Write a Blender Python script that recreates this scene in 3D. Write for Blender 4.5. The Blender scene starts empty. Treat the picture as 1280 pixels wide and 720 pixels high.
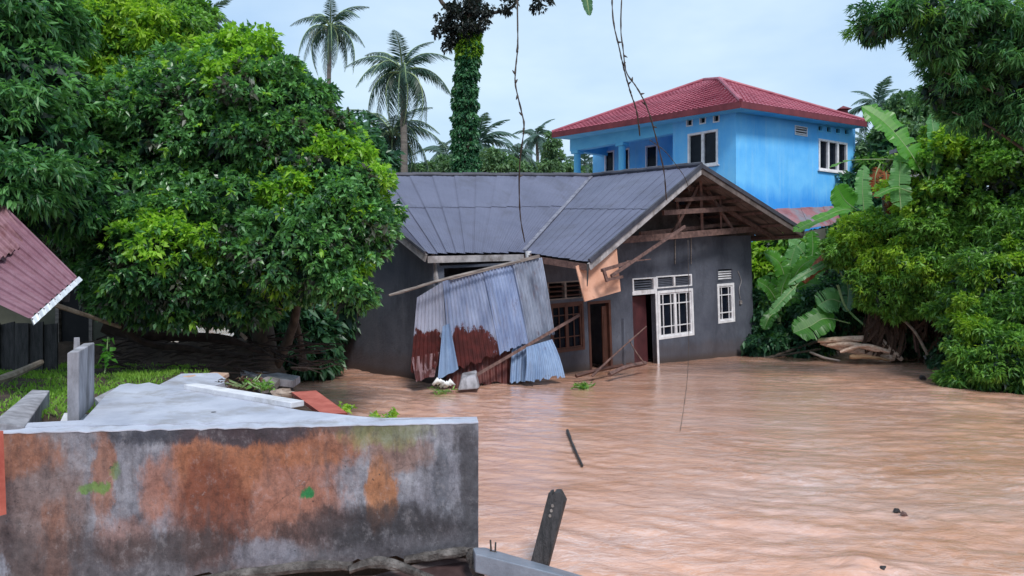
import bpy, math, random
import numpy as np
from mathutils import Vector, Matrix

random.seed(7)
RNG = np.random.default_rng(7)
SC = bpy.context.scene
COL = SC.collection
R = math.radians

# ------------------------------------------------------------------ camera
# level camera 2.4 m above the flood water; horizon a little above mid-frame
F, HZ, EYE = 931.0, 345.0, 2.4
cam_d = bpy.data.cameras.new("camera")
cam_d.sensor_fit = 'HORIZONTAL'
cam_d.sensor_width = 36.0
cam_d.lens = 36.0 * F / 1280.0
cam_d.shift_y = -(360.0 - HZ) / 1280.0
cam_d.clip_start = 0.1
cam_d.clip_end = 3000.0
cam = bpy.data.objects.new("camera", cam_d)
cam.location = (0, 0, EYE)
cam.rotation_euler = (R(90), 0, 0)
COL.objects.link(cam)
SC.camera = cam

# ------------------------------------------------------------------ world, sun, exposure
SUN_EL, SUN_AZ = R(52), R(158)          # azimuth clockwise from +Y: behind the camera, a little right
world = bpy.data.worlds.new("World")
SC.world = world
world.use_nodes = True
wn, wl = world.node_tree.nodes, world.node_tree.links
wn.clear()
w_out = wn.new("ShaderNodeOutputWorld")
w_bg = wn.new("ShaderNodeBackground")
w_bg.inputs["Strength"].default_value = 0.10
w_sky = wn.new("ShaderNodeTexSky")
w_sky.sky_type = 'NISHITA'
w_sky.sun_disc = False
w_sky.sun_elevation = SUN_EL
w_sky.sun_rotation = SUN_AZ
w_sky.dust_density = 2.0
w_tc = wn.new("ShaderNodeTexCoord")
w_map = wn.new("ShaderNodeMapping")
w_map.inputs["Scale"].default_value = (1.0, 1.0, 2.6)
w_noise = wn.new("ShaderNodeTexNoise")
w_noise.inputs["Scale"].default_value = 2.2
w_noise.inputs["Detail"].default_value = 5.0
w_noise.inputs["Roughness"].default_value = 0.55
w_ramp = wn.new("ShaderNodeValToRGB")    # the overcast layer: even, faintly mottled
w_ramp.color_ramp.elements[0].position = 0.32
w_ramp.color_ramp.elements[0].color = (2.35, 3.4, 4.75, 1)
w_ramp.color_ramp.elements[1].position = 0.66
w_ramp.color_ramp.elements[1].color = (3.7, 4.6, 5.25, 1)
w_mix = wn.new("ShaderNodeMixRGB")
w_mix.inputs["Fac"].default_value = 0.86
wl.new(w_tc.outputs["Generated"], w_map.inputs["Vector"])
wl.new(w_map.outputs["Vector"], w_noise.inputs["Vector"])
wl.new(w_noise.outputs["Fac"], w_ramp.inputs["Fac"])
wl.new(w_sky.outputs["Color"], w_mix.inputs["Color1"])
wl.new(w_ramp.outputs["Color"], w_mix.inputs["Color2"])
wl.new(w_mix.outputs["Color"], w_bg.inputs["Color"])
wl.new(w_bg.outputs["Background"], w_out.inputs["Surface"])

sun_d = bpy.data.lights.new("sun", 'SUN')
sun_d.energy = 1.5
sun_d.angle = R(14)
sun_d.color = (1.0, 0.97, 0.93)
sun = bpy.data.objects.new("sun", sun_d)
sdir = Vector((math.sin(SUN_AZ) * math.cos(SUN_EL), math.cos(SUN_AZ) * math.cos(SUN_EL), math.sin(SUN_EL)))
sun.rotation_euler = sdir.to_track_quat('Z', 'Y').to_euler()
sun.location = (0, 0, 40)
COL.objects.link(sun)

SC.view_settings.view_transform = 'Standard'
SC.view_settings.look = 'None'
SC.view_settings.exposure = 1.05
SC.view_settings.gamma = 1.0
SC.view_settings.use_curve_mapping = False
SC.render.engine = 'CYCLES'
SC.cycles.max_bounces = 6
SC.cycles.transparent_max_bounces = 6
SC.cycles.use_denoising = True

# ------------------------------------------------------------------ layout helpers
def at(px, py, d):
    """world point that lies d metres ahead on the sight line through a photo pixel"""
    return Vector(((px - 640.0) / F * d, d, EYE + (HZ - py) / F * d))

def gp(px, py, z=0.0):
    """world point at height z on the sight line through a photo pixel"""
    d = F * (EYE - z) / (py - HZ)
    return at(px, py, d)

class Frame:
    """a wall's own axes: a along it, b up it, c out of it"""
    def __init__(self, o, a, b, c):
        self.o, self.a, self.b, self.c = Vector(o), Vector(a).normalized(), Vector(b).normalized(), Vector(c).normalized()
    def pt(self, a, b, c=0.0):
        return self.o + self.a * a + self.b * b + self.c * c
    def ab(self, px, py, c=0.0):
        O = Vector((0, 0, EYE)); D = Vector(((px - 640.0) / F, 1.0, (HZ - py) / F))
        k = (self.o + self.c * c - O).dot(self.c) / D.dot(self.c)
        P = O + D * k - self.o
        return P.dot(self.a), P.dot(self.b)
    def rect(self, pts, c=0.0):
        q = [self.ab(x, y, c) for x, y in pts]
        A = sorted(p[0] for p in q); B = sorted(p[1] for p in q)
        return ((A[0] + A[1]) / 2, (A[2] + A[3]) / 2, (B[0] + B[1]) / 2, (B[2] + B[3]) / 2)

# ------------------------------------------------------------------ mesh helpers
class MB:
    def __init__(self):
        self.v, self.f, self.m = [], [], []
    def add(self, vs, fs, mi=0):
        b = len(self.v)
        self.v += [tuple(v) for v in vs]
        self.f += [tuple(i + b for i in f) for f in fs]
        self.m += [mi] * len(fs)
        return self
    def hexa(self, p, mi=0):
        """eight corners: 0-3 one end, 4-7 the other, in the same turn"""
        return self.add(p, [(0, 3, 2, 1), (4, 5, 6, 7), (0, 1, 5, 4), (1, 2, 6, 5), (2, 3, 7, 6), (3, 0, 4, 7)], mi)
    def fbox(self, fr, a0, a1, b0, b1, c0, c1, mi=0):
        return self.hexa([fr.pt(a0, b0, c0), fr.pt(a1, b0, c0), fr.pt(a1, b1, c0), fr.pt(a0, b1, c0),
                          fr.pt(a0, b0, c1), fr.pt(a1, b0, c1), fr.pt(a1, b1, c1), fr.pt(a0, b1, c1)], mi)
    def beam(self, p, q, w, h, up=(0, 0, 1), mi=0, roll=0.0, w2=None, h2=None):
        p, q = Vector(p), Vector(q)
        d = (q - p).normalized(); up = Vector(up)
        s = d.cross(up)
        if s.length < 1e-4: s = d.cross(Vector((1, 0, 0)))
        s.normalize(); t = s.cross(d).normalized()
        if roll:
            s, t = s * math.cos(roll) + t * math.sin(roll), t * math.cos(roll) - s * math.sin(roll)
        w2 = w if w2 is None else w2; h2 = h if h2 is None else h2
        c = []
        for e, ww, hh in ((p, w, h), (q, w2, h2)):
            c += [e - s * ww / 2 - t * hh / 2, e + s * ww / 2 - t * hh / 2, e + s * ww / 2 + t * hh / 2, e - s * ww / 2 + t * hh / 2]
        return self.hexa(c, mi)
    def tube(self, pts, rad, n=8, mi=0, cap=True, wob=0.0):
        pts = [Vector(p) for p in pts]
        if not hasattr(rad, '__len__'): rad = [rad] * len(pts)
        vs, fs = [], []
        prev = None
        for i, p in enumerate(pts):
            d = (pts[min(i + 1, len(pts) - 1)] - pts[max(i - 1, 0)]).normalized()
            if prev is None:
                s = d.cross(Vector((0, 0, 1)))
                if s.length < 1e-3: s = Vector((1, 0, 0))
            else:
                s = prev - d * prev.dot(d)
            s.normalize(); prev = s; t = d.cross(s)
            for k in range(n):
                a = 2 * math.pi * k / n
                r = rad[i] * (1 + wob * random.uniform(-1, 1))
                vs.append(p + s * math.cos(a) * r + t * math.sin(a) * r)
        for i in range(len(pts) - 1):
            for k in range(n):
                fs.append((i * n + k, i * n + (k + 1) % n, (i + 1) * n + (k + 1) % n, (i + 1) * n + k))
        if cap:
            fs.append(tuple(range(n - 1, -1, -1))); fs.append(tuple((len(pts) - 1) * n + k for k in range(n)))
        return self.add(vs, fs, mi)
    def poly(self, front, off, mi=0):
        """a polygon given thickness by the offset vector"""
        n = len(front); off = Vector(off)
        vs = [Vector(p) for p in front] + [Vector(p) + off for p in front]
        fs = [tuple(range(n)), tuple(range(2 * n - 1, n - 1, -1))]
        for i in range(n):
            j = (i + 1) % n
            fs.append((i, i + n, j + n, j))
        return self.add(vs, fs, mi)
    def build(self, name, mats, parent=None, smooth=False, origin=None, kind=None, bevel=0.0):
        me = bpy.data.meshes.new(name)
        off = Vector((0, 0, 0))
        if parent is not None:
            p = parent
            while p is not None:
                off += p.location; p = p.parent
        elif origin is not None:
            off = Vector(origin)
        me.from_pydata([tuple(Vector(v) - off) for v in self.v], [], self.f)
        if not isinstance(mats, (list, tuple)): mats = [mats]
        for m in mats: me.materials.append(m)
        if len(mats) > 1: me.polygons.foreach_set("material_index", self.m)
        if smooth: me.polygons.foreach_set("use_smooth", [True] * len(me.polygons))
        me.update()
        o = bpy.data.objects.new(name, me)
        COL.objects.link(o)
        if parent is not None: o.parent = parent
        elif origin is not None: o.location = off
        if kind: o["kind"] = kind
        if bevel:
            b = o.modifiers.new("bevel", 'BEVEL'); b.width = bevel; b.segments = 2; b.limit_method = 'ANGLE'
        return o

def tag(o, label, cat, group=None, kind=None):
    if label: o["label"] = label
    if cat: o["category"] = cat
    if group: o["group"] = group
    if kind: o["kind"] = kind
    return o

def thing(name, label, cat, loc, group=None):
    o = bpy.data.objects.new(name, None)
    o.empty_display_size = 0.2
    o.location = Vector(loc)
    COL.objects.link(o)
    return tag(o, label, cat, group)

def lerp(a, b, t): return a + (b - a) * t

def curve(pts, n):
    """Catmull-Rom through the points"""
    pts = [Vector(p) for p in pts]
    P = [pts[0] * 2 - pts[1]] + pts + [pts[-1] * 2 - pts[-2]]
    out = []
    segs = len(pts) - 1
    for i in range(n + 1):
        u = i / n * segs; k = min(int(u), segs - 1); t = u - k
        a, b, c, d = P[k], P[k + 1], P[k + 2], P[k + 3]
        out.append(0.5 * ((2 * b) + (c - a) * t + (2 * a - 5 * b + 4 * c - d) * t * t + (3 * b - a - 3 * c + d) * t ** 3))
    return out

# ------------------------------------------------------------------ material helpers
class NT:
    def __init__(self, name):
        self.mat = bpy.data.materials.new(name)
        self.mat.use_nodes = True
        self.t = self.mat.node_tree; self.n = self.t.nodes; self.l = self.t.links
        self.n.clear()
        self.out = self.n.new("ShaderNodeOutputMaterial")
        self.bsdf = self.n.new("ShaderNodeBsdfPrincipled")
        self.l.new(self.bsdf.outputs[0], self.out.inputs["Surface"])
    def put(self, sock, v):
        if isinstance(v, bpy.types.NodeSocket): self.l.new(v, sock)
        elif hasattr(v, '__len__') and len(v) == 3 and sock.type == 'RGBA': sock.default_value = (*v, 1)
        else: sock.default_value = v
    def coord(self, scale=(1, 1, 1), rot=(0, 0, 0), loc=(0, 0, 0), kind="Object"):
        c = self.n.new("ShaderNodeTexCoord"); m = self.n.new("ShaderNodeMapping")
        self.l.new(c.outputs[kind], m.inputs["Vector"])
        m.inputs["Scale"].default_value = scale; m.inputs["Rotation"].default_value = rot; m.inputs["Location"].default_value = loc
        return m.outputs["Vector"]
    def noise(self, vec, scale=5.0, detail=6.0, rough=0.6, dist=0.0, color=False):
        n = self.n.new("ShaderNodeTexNoise")
        self.l.new(vec, n.inputs["Vector"])
        n.inputs["Scale"].default_value = scale; n.inputs["Detail"].default_value = detail
        n.inputs["Roughness"].default_value = rough; n.inputs["Distortion"].default_value = dist
        return n.outputs["Color" if color else "Fac"]
    def ramp(self, fac, stops, smooth=False):
        r = self.n.new("ShaderNodeValToRGB"); self.l.new(fac, r.inputs["Fac"])
        cr = r.color_ramp
        if smooth: cr.interpolation = 'EASE'
        while len(cr.elements) < len(stops): cr.elements.new(0.5)
        for e, (p, c) in zip(cr.elements, stops):
            e.position = p
            e.color = (*c, 1) if hasattr(c, '__len__') else (c, c, c, 1)
        return r.outputs["Color"]
    def mix(self, fac, a, b, mode='MIX'):
        m = self.n.new("ShaderNodeMixRGB"); m.blend_type = mode
        self.put(m.inputs["Fac"], fac); self.put(m.inputs["Color1"], a); self.put(m.inputs["Color2"], b)
        return m.outputs["Color"]
    def math(self, op, a, b=0.0, clamp=False):
        m = self.n.new("ShaderNodeMath"); m.operation = op; m.use_clamp = clamp
        self.put(m.inputs[0], a); self.put(m.inputs[1], b)
        return m.outputs[0]
    def xyz(self, vec):
        s = self.n.new("ShaderNodeSeparateXYZ"); self.l.new(vec, s.inputs[0]); return s.outputs
    def attr(self, name):
        a = self.n.new("ShaderNodeAttribute"); a.attribute_name = name; return a.outputs["Fac"]
    def bump(self, h, strength=0.3, dist=0.02):
        b = self.n.new("ShaderNodeBump"); b.inputs["Strength"].default_value = strength; b.inputs["Distance"].default_value = dist
        self.l.new(h, b.inputs["Height"]); self.l.new(b.outputs["Normal"], self.bsdf.inputs["Normal"])
    def blob(self, vec, c, r, wob=None, amount=0.5, lo=0.25, hi=1.0):
        """soft-edged patch round c with radii r, its edge broken up by a noise"""
        x = self.xyz(vec)
        terms = []
        for i in range(3):
            if r[i] is None: continue
            q = self.math('DIVIDE', self.math('SUBTRACT', x[i], c[i]), r[i])
            terms.append(self.math('MULTIPLY', q, q))
        s = terms[0]
        for t in terms[1:]: s = self.math('ADD', s, t)
        if wob is not None:
            s = self.math('ADD', s, self.math('MULTIPLY', self.math('SUBTRACT', wob, 0.5), amount * 2))
        return self.ramp(s, [(lo, 1.0), (hi, 0.0)], True)
    def set(self, **k):
        for a, v in k.items(): self.put(self.bsdf.inputs[a.replace('_', ' ')], v)
        return self

def surface(name, c1, c2, scale=4.0, rough=0.8, bump=0.3, bscale=30.0, stretch=(1, 1, 1), metal=0.0, spec=0.5, lo=0.35, hi=0.65, dirt=None, dirt_at=(0.5, 0.7), dirt_scale=1.5, dist=0.01):
    m = NT(name)
    v = m.coord(stretch)
    n = m.noise(v, scale, 8, 0.65)
    c = m.ramp(n, [(lo, c1), (hi, c2)])
    if dirt is not None:
        d = m.noise(m.coord(tuple(s for s in stretch), loc=(3.1, 5.2, 1.7)), dirt_scale, 9, 0.7, 0.3)
        c = m.mix(m.ramp(d, [(dirt_at[0], 0.0), (dirt_at[1], 1.0)]), c, dirt)
    m.set(Base_Color=c, Roughness=rough, Metallic=metal)
    m.bsdf.inputs["Specular IOR Level"].default_value = spec
    if bump: m.bump(m.noise(v, bscale, 6, 0.7), bump, dist)
    return m.mat

def leafmat(name, dark, light, rough=0.42, trans=0.22, spec=0.45):
    """each leaf has its own place between two greens"""
    m = NT(name)
    c = m.ramp(m.attr("leaf_tone"), [(0.0, dark), (1.0, light)])
    m.set(Base_Color=c, Roughness=rough)
    m.bsdf.inputs["Specular IOR Level"].default_value = spec
    tr = m.n.new("ShaderNodeBsdfTranslucent")
    m.l.new(m.mix(1.0, c, (1.35, 1.45, 0.75), 'MULTIPLY'), tr.inputs["Color"])
    mx = m.n.new("ShaderNodeMixShader"); mx.inputs[0].default_value = min(0.45, trans * 1.7)
    m.l.new(m.bsdf.outputs[0], mx.inputs[1]); m.l.new(tr.outputs[0], mx.inputs[2])
    m.l.new(mx.outputs[0], m.out.inputs["Surface"])
    return m.mat

# ------------------------------------------------------------------ foliage
def unit(v):
    return v / np.maximum(np.linalg.norm(v, axis=1, keepdims=True), 1e-6)

class Leaves:
    """many small leaf blades gathered into the one crown of a plant"""
    def __init__(self):
        self.P, self.A, self.L, self.W, self.D, self.M, self.T = [], [], [], [], [], [], []
    def put(self, P, A, L, W, droop, mi, tone):
        n = len(P)
        self.P.append(P); self.A.append(unit(A))
        self.L.append(np.broadcast_to(L, n)); self.W.append(np.broadcast_to(W, n)); self.D.append(np.broadcast_to(droop, n))
        self.M.append(np.broadcast_to(mi, n)); self.T.append(np.broadcast_to(tone, n))
    def whorls(self, C, O, per, ln, wd, spread=0.9, down=0.25, droop=0.25, mi=0, tone=0.4, tvar=0.3):
        """a rosette of leaves round each twig end"""
        n = len(C)
        if n == 0: return
        Cx = np.repeat(C, per, 0); Ox = np.repeat(unit(O), per, 0)
        A = Ox * 0.75 + RNG.normal(0, spread * 0.6, (n * per, 3)); A[:, 2] -= down
        t = np.repeat(np.broadcast_to(tone, n) + RNG.normal(0, tvar * 0.6, n), per) + RNG.normal(0, tvar * 0.5, n * per)
        m = np.repeat(np.broadcast_to(mi, n), per)
        s = RNG.uniform(0.65, 1.2, n * per)
        self.put(Cx + RNG.normal(0, ln * 0.16, (n * per, 3)), A, ln * s, wd * s, droop * RNG.uniform(0.4, 1.5, n * per), m, np.clip(t, 0, 1))
    def build(self, name, mats, parent=None, kind=None, origin=None):
        P = np.concatenate(self.P); A = np.concatenate(self.A); L = np.concatenate(self.L)[:, None]; W = np.concatenate(self.W)[:, None]
        D = np.concatenate(self.D)[:, None]; M = np.concatenate(self.M); T = np.concatenate(self.T)
        n = len(P)
        rnd = RNG.normal(0, 1, (n, 3)); rnd[:, 2] += 1.2          # blades tend to lie face up
        S = unit(np.cross(A, rnd)); N = np.cross(S, A)
        V = np.empty((n, 4, 3))
        dn = np.array([[0, 0, -1.0]])
        V[:, 0] = P
        V[:, 1] = P + A * L * 0.38 + S * W * 0.5 + N * W * 0.12 + dn * L * D * 0.12
        V[:, 2] = P + A * L * 0.97 + dn * L * D
        V[:, 3] = P + A * L * 0.45 - S * W * 0.5 + N * W * 0.12 + dn * L * D * 0.15
        if parent is not None:
            off = Vector((0, 0, 0)); p = parent
            while p is not None: off += p.location; p = p.parent
        else: off = Vector(origin or (0, 0, 0))
        V = V - np.array(off)[None, None, :]
        me = bpy.data.meshes.new(name)
        me.vertices.add(n * 4); me.vertices.foreach_set("co", V.reshape(-1).astype(np.float32))
        idx = np.arange(n)[:, None] * 4 + np.array([[0, 1, 2, 0, 2, 3]])
        me.loops.add(n * 6); me.loops.foreach_set("vertex_index", idx.reshape(-1).astype(np.int32))
        me.polygons.add(n * 2)
        me.polygons.foreach_set("loop_start", np.arange(0, n * 6, 3, dtype=np.int32))
        me.polygons.foreach_set("loop_total", np.full(n * 2, 3, np.int32))
        if not isinstance(mats, (list, tuple)): mats = [mats]
        for m in mats: me.materials.append(m)
        me.polygons.foreach_set("material_index", np.repeat(M, 2).astype(np.int32))
        me.update(calc_edges=True)
        a = me.attributes.new("leaf_tone", 'FLOAT', 'FACE')
        a.data.foreach_set("value", np.repeat(T, 2).astype(np.float32))
        o = bpy.data.objects.new(name, me); COL.objects.link(o)
        if parent is not None: o.parent = parent
        elif origin is not None: o.location = off
        if kind: o["kind"] = kind
        return o

def ball(n, front=0.75):
    """directions over a sphere, thinned on the side turned away from the photographer"""
    v = unit(RNG.normal(0, 1, (n * 3, 3)))
    keep = (v[:, 1] < 0.35) | (RNG.random(len(v)) > front)
    return v[keep][:n]

def tips_on(c, r, n_sub, sub_r, per_sub, lo=0.72, front=0.75):
    """twig ends gathered into clumps over an uneven ellipsoid; returns points and outward directions"""
    c = np.array(c); r = np.broadcast_to(np.array(r, float), 3)
    d = ball(n_sub, front)
    k = np.where(RNG.random((len(d), 1)) < 0.16, RNG.uniform(1.02, 1.22, (len(d), 1)), RNG.uniform(lo, 1.04, (len(d), 1)))
    cc = c + d * r * k
    sr = sub_r * RNG.uniform(0.6, 1.35, (len(d), 1))
    dd = np.repeat(d, per_sub, 0); q = unit(RNG.normal(0, 1, (len(dd), 3)) + dd * 0.55)
    rad = RNG.uniform(0.35, 1.0, (len(dd), 1)) ** 0.6
    flat = np.array([[1.15, 1.15, 0.7]])
    p = np.repeat(cc, per_sub, 0) + q * rad * np.repeat(sr, per_sub, 0) * flat
    return p, unit(dd * 0.6 + q), np.repeat(np.arange(len(d)), per_sub), cc

def ell(px, py, d, rx, ry, rd=None):
    """an ellipsoid that covers rx by ry photo pixels at distance d"""
    k = d / F
    return at(px, py, d), (rx * k, (rd if rd is not None else min(rx, ry) * k), ry * k)

# ------------------------------------------------------------------ materials
LEAF_MANGO = leafmat("leaf_mango", (0.029, 0.103, 0.046), (0.166, 0.389, 0.122), 0.32, 0.22, 0.65)
LEAF_YOUNG = leafmat("leaf_young", (0.13, 0.31, 0.030), (0.36, 0.60, 0.070), 0.4, 0.3)
LEAF_DULL = leafmat("leaf_dull", (0.034, 0.042, 0.034), (0.12, 0.135, 0.10), 0.45, 0.12)
LEAF_DARK = leafmat("leaf_dark", (0.019, 0.071, 0.042), (0.089, 0.227, 0.101), 0.38, 0.18, 0.5)
LEAF_BAMBOO = leafmat("leaf_bamboo", (0.028, 0.108, 0.044), (0.144, 0.351, 0.110), 0.38, 0.22)
LEAF_FAR = leafmat("leaf_far", (0.060, 0.135, 0.075), (0.17, 0.29, 0.14), 0.6, 0.2)  # lightened for distant trees: haze is partly put into this leaf colour
LEAF_VINE = leafmat("leaf_vine", (0.037, 0.122, 0.026), (0.201, 0.416, 0.071), 0.42, 0.22)
LEAF_VINE_BRIGHT = leafmat("leaf_vine_bright", (0.13, 0.27, 0.022), (0.36, 0.54, 0.060), 0.45, 0.28)
LEAF_BANANA = leafmat("leaf_banana", (0.035, 0.15, 0.030), (0.12, 0.34, 0.045), 0.36, 0.35)
LEAF_BANANA_PALE = leafmat("leaf_banana_pale", (0.085, 0.24, 0.080), (0.20, 0.42, 0.15), 0.4, 0.3)
LEAF_DRY = leafmat("leaf_dry", (0.040, 0.022, 0.017), (0.15, 0.085, 0.060), 0.75, 0.1, 0.2)
LEAF_RUST = leafmat("leaf_rust", (0.16, 0.045, 0.02), (0.34, 0.12, 0.05), 0.75, 0.1, 0.2)
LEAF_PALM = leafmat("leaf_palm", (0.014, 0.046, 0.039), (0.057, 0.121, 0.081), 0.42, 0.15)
LEAF_PALM_FAR = leafmat("leaf_palm_far", (0.050, 0.105, 0.095), (0.11, 0.19, 0.15), 0.6, 0.15)  # faded copy of the palm leaf: distance haze is put into the colour
LEAF_IVY = leafmat("leaf_ivy", (0.018, 0.085, 0.042), (0.098, 0.260, 0.117), 0.42, 0.2)
LEAF_GRASS = leafmat("leaf_grass", (0.08, 0.22, 0.025), (0.26, 0.46, 0.06), 0.6, 0.25)
LEAF_SHADE = leafmat("leaf_shade", (0.007, 0.021, 0.016), (0.018, 0.049, 0.031), 0.5, 0.08, 0.3)  # near-black leaves for crown cores: inner shade put into the colour
LEAF_CREEPER = leafmat("leaf_purple", (0.012, 0.020, 0.018), (0.050, 0.055, 0.050), 0.5, 0.1)

BARK = surface("bark", (0.035, 0.026, 0.020), (0.105, 0.082, 0.065), 6, 0.9, 0.8, 18, (1, 1, 0.3))
BARK_PALM = surface("bark_palm", (0.10, 0.088, 0.078), (0.22, 0.195, 0.17), 3, 0.9, 0.6, 9, (0.3, 0.3, 2.5))
ROOTS = surface("bark_roots", (0.020, 0.013, 0.011), (0.060, 0.040, 0.034), 5, 0.95, 0.9, 14)
SOIL = surface("soil", (0.030, 0.020, 0.014), (0.095, 0.062, 0.042), 2.5, 0.95, 1.0, 10, dist=0.05)
WOOD_GREY = surface("wood_weathered", (0.12, 0.10, 0.095), (0.30, 0.26, 0.24), 3, 0.85, 0.5, 25, (1, 1, 6))
WOOD_DARK = surface("wood_wet", (0.010, 0.010, 0.012), (0.055, 0.050, 0.054), 4, 0.6, 0.9, 16, (6, 6, 0.9), dist=0.02)
WOOD_RED = surface("wood_redbrown", (0.070, 0.038, 0.034), (0.185, 0.105, 0.090), 3, 0.85, 0.5, 20, (3, 3, 3))
WOOD_BROWN = surface("wood_brown_paint", (0.050, 0.018, 0.012), (0.10, 0.036, 0.024), 3, 0.6, 0.3, 22)
WOOD_PALE = surface("wood_pale", (0.22, 0.16, 0.12), (0.44, 0.35, 0.28), 3, 0.85, 0.4, 20, (3, 3, 3))
FASCIA = surface("fascia_paint", (0.20, 0.19, 0.20), (0.46, 0.43, 0.44), 2.5, 0.8, 0.4, 20, dirt=(0.10, 0.075, 0.065), dirt_at=(0.48, 0.72), dirt_scale=2.5)
RIDGE = surface("ridge_cap", (0.028, 0.028, 0.042), (0.062, 0.062, 0.085), 2, 0.6, 0.3, 20)
ROOF_GREY = surface("roof_sheet_grey", (0.082, 0.088, 0.140), (0.128, 0.136, 0.205), 0.9, 0.58, 0.25, 40, lo=0.25, hi=0.75, dirt=(0.066, 0.066, 0.092), dirt_at=(0.5, 0.8), dirt_scale=1.1)
ROOF_UNDER = surface("roof_lining_board", (0.085, 0.066, 0.064), (0.185, 0.145, 0.138), 2, 0.9, 0.4, 20, dirt=(0.035, 0.024, 0.022), dirt_at=(0.45, 0.7))
def plaster_mat():
    """rough grey render, damp patches, a tide line of dried mud over the flood"""
    m = NT("plaster_grey"); v = m.coord()
    n = m.noise(v, 0.9, 9, 0.66)
    c = m.ramp(n, [(0.30, (0.058, 0.065, 0.092)), (0.70, (0.118, 0.128, 0.162))])
    c = m.mix(m.ramp(m.noise(m.coord((1, 1, 0.45), loc=(3.1, 5.2, 1.7)), 1.0, 9, 0.7, 0.3), [(0.46, 0.0), (0.66, 0.9)]), c, (0.036, 0.041, 0.060))
    c = m.mix(m.ramp(m.noise(m.coord((4, 4, 0.30)), 1.1, 8, 0.7), [(0.56, 0.0), (0.74, 0.40)]), c, (0.14, 0.145, 0.165))
    c = m.mix(m.ramp(m.noise(v, 7, 9, 0.78), [(0.56, 0.0), (0.72, 0.5)]), c, (0.026, 0.028, 0.036))
    z = m.xyz(v)[2]
    h = m.math('SUBTRACT', z, m.math('MULTIPLY', m.noise(m.coord((1, 1, 0.6)), 1.5, 9, 0.72), 0.8))
    c = m.mix(m.math('MULTIPLY', m.ramp(h, [(0.0, 1.0), (0.22, 0.0)]), 0.45), c, (0.070, 0.052, 0.052))
    c = m.mix(m.ramp(z, [(0.05, 0.8), (0.22, 0.0)]), c, (0.060, 0.040, 0.032))
    m.set(Base_Color=c, Roughness=0.9)
    m.bump(m.math('ADD', m.noise(v, 14, 9, 0.75), m.noise(v, 2.5, 5)), 0.6, 0.02)
    return m.mat
PLASTER_GREY = plaster_mat()
WHITE_PAINT = surface("white_paint", (0.58, 0.57, 0.60), (0.80, 0.79, 0.82), 5, 0.55, 0.2, 30, dirt=(0.30, 0.26, 0.24), dirt_at=(0.58, 0.78))
DARK = surface("interior_dark", (0.010, 0.010, 0.012), (0.022, 0.021, 0.023), 2, 0.95, 0.2, 10)  # near-black: the shade inside openings is put into this colour
BLUE_TRIM = surface("trim_blue", (0.10, 0.46, 0.80), (0.15, 0.55, 0.86), 1, 0.75, 0.15, 20)
RED_PAINT = surface("red_paint", (0.27, 0.045, 0.030), (0.46, 0.125, 0.09), 4, 0.75, 0.3, 20)
ORANGE_PANEL = surface("peach_board", (0.50, 0.25, 0.165), (0.66, 0.38, 0.275), 1.5, 0.85, 0.2, 25, dirt=(0.30, 0.12, 0.075), dirt_at=(0.55, 0.75))
RUST = surface("rust", (0.045, 0.013, 0.010), (0.13, 0.035, 0.022), 5, 0.9, 0.5, 30)
CONC_PALE = surface("concrete_pale", (0.31, 0.33, 0.41), (0.52, 0.54, 0.63), 1.6, 0.55, 0.5, 34, lo=0.3, hi=0.7, dirt=(0.25, 0.235, 0.24), dirt_at=(0.50, 0.72), dirt_scale=2.6)
CONC_WHITE = surface("concrete_white", (0.46, 0.46, 0.50), (0.68, 0.68, 0.72), 3, 0.75, 0.3, 30, dirt=(0.30, 0.28, 0.27), dirt_at=(0.52, 0.74), dirt_scale=3)
CONC_SIDE = surface("concrete_weathered", (0.16, 0.155, 0.17), (0.40, 0.39, 0.43), 4, 0.88, 0.6, 25, (1, 1, 0.45), dirt=(0.075, 0.070, 0.075), dirt_at=(0.5, 0.72), dirt_scale=3)
CONC_WET = surface("concrete_wet", (0.13, 0.15, 0.19), (0.24, 0.27, 0.33), 3, 0.35, 0.5, 30)
FOOTING = surface("footing_dirty", (0.045, 0.038, 0.036), (0.20, 0.18, 0.17), 5, 0.9, 1.0, 16, dirt=(0.025, 0.020, 0.019), dirt_at=(0.42, 0.62), dirt_scale=5, dist=0.04)
ROCK = surface("rubble", (0.12, 0.105, 0.10), (0.34, 0.31, 0.30), 4, 0.9, 0.9, 14, dirt=(0.05, 0.042, 0.04), dirt_at=(0.45, 0.65), dirt_scale=4, dist=0.04)
VINE_STEM = surface("vine_stem", (0.035, 0.028, 0.026), (0.085, 0.07, 0.062), 8, 0.9, 0.4, 30)
BANANA_STEM = surface("banana_sheath", (0.50, 0.29, 0.20), (0.76, 0.58, 0.46), 3, 0.6, 0.4, 20, (2, 8, 8), dirt=(0.16, 0.065, 0.050), dirt_at=(0.56, 0.70), dirt_scale=2)
BANANA_GREEN = surface("banana_stalk_green", (0.16, 0.24, 0.10), (0.30, 0.40, 0.19), 3, 0.5, 0.3, 20)
OLIVE_WALL = surface("shack_wall", (0.060, 0.062, 0.046), (0.105, 0.105, 0.078), 1.2, 0.9, 0.4, 20)
FOAM_WHITE = surface("plastic_white", (0.7, 0.7, 0.7), (0.82, 0.82, 0.82), 5, 0.5, 0.1, 20)

def glass_mat():
    m = NT("window_glass_dark")
    n = m.noise(m.coord(), 2.5, 3)
    m.set(Base_Color=m.ramp(n, [(0.3, (0.004, 0.006, 0.012)), (0.7, (0.010, 0.014, 0.024))]), Roughness=0.22)
    m.bsdf.inputs["Specular IOR Level"].default_value = 0.22
    return m.mat
GLASS = glass_mat()

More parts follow.
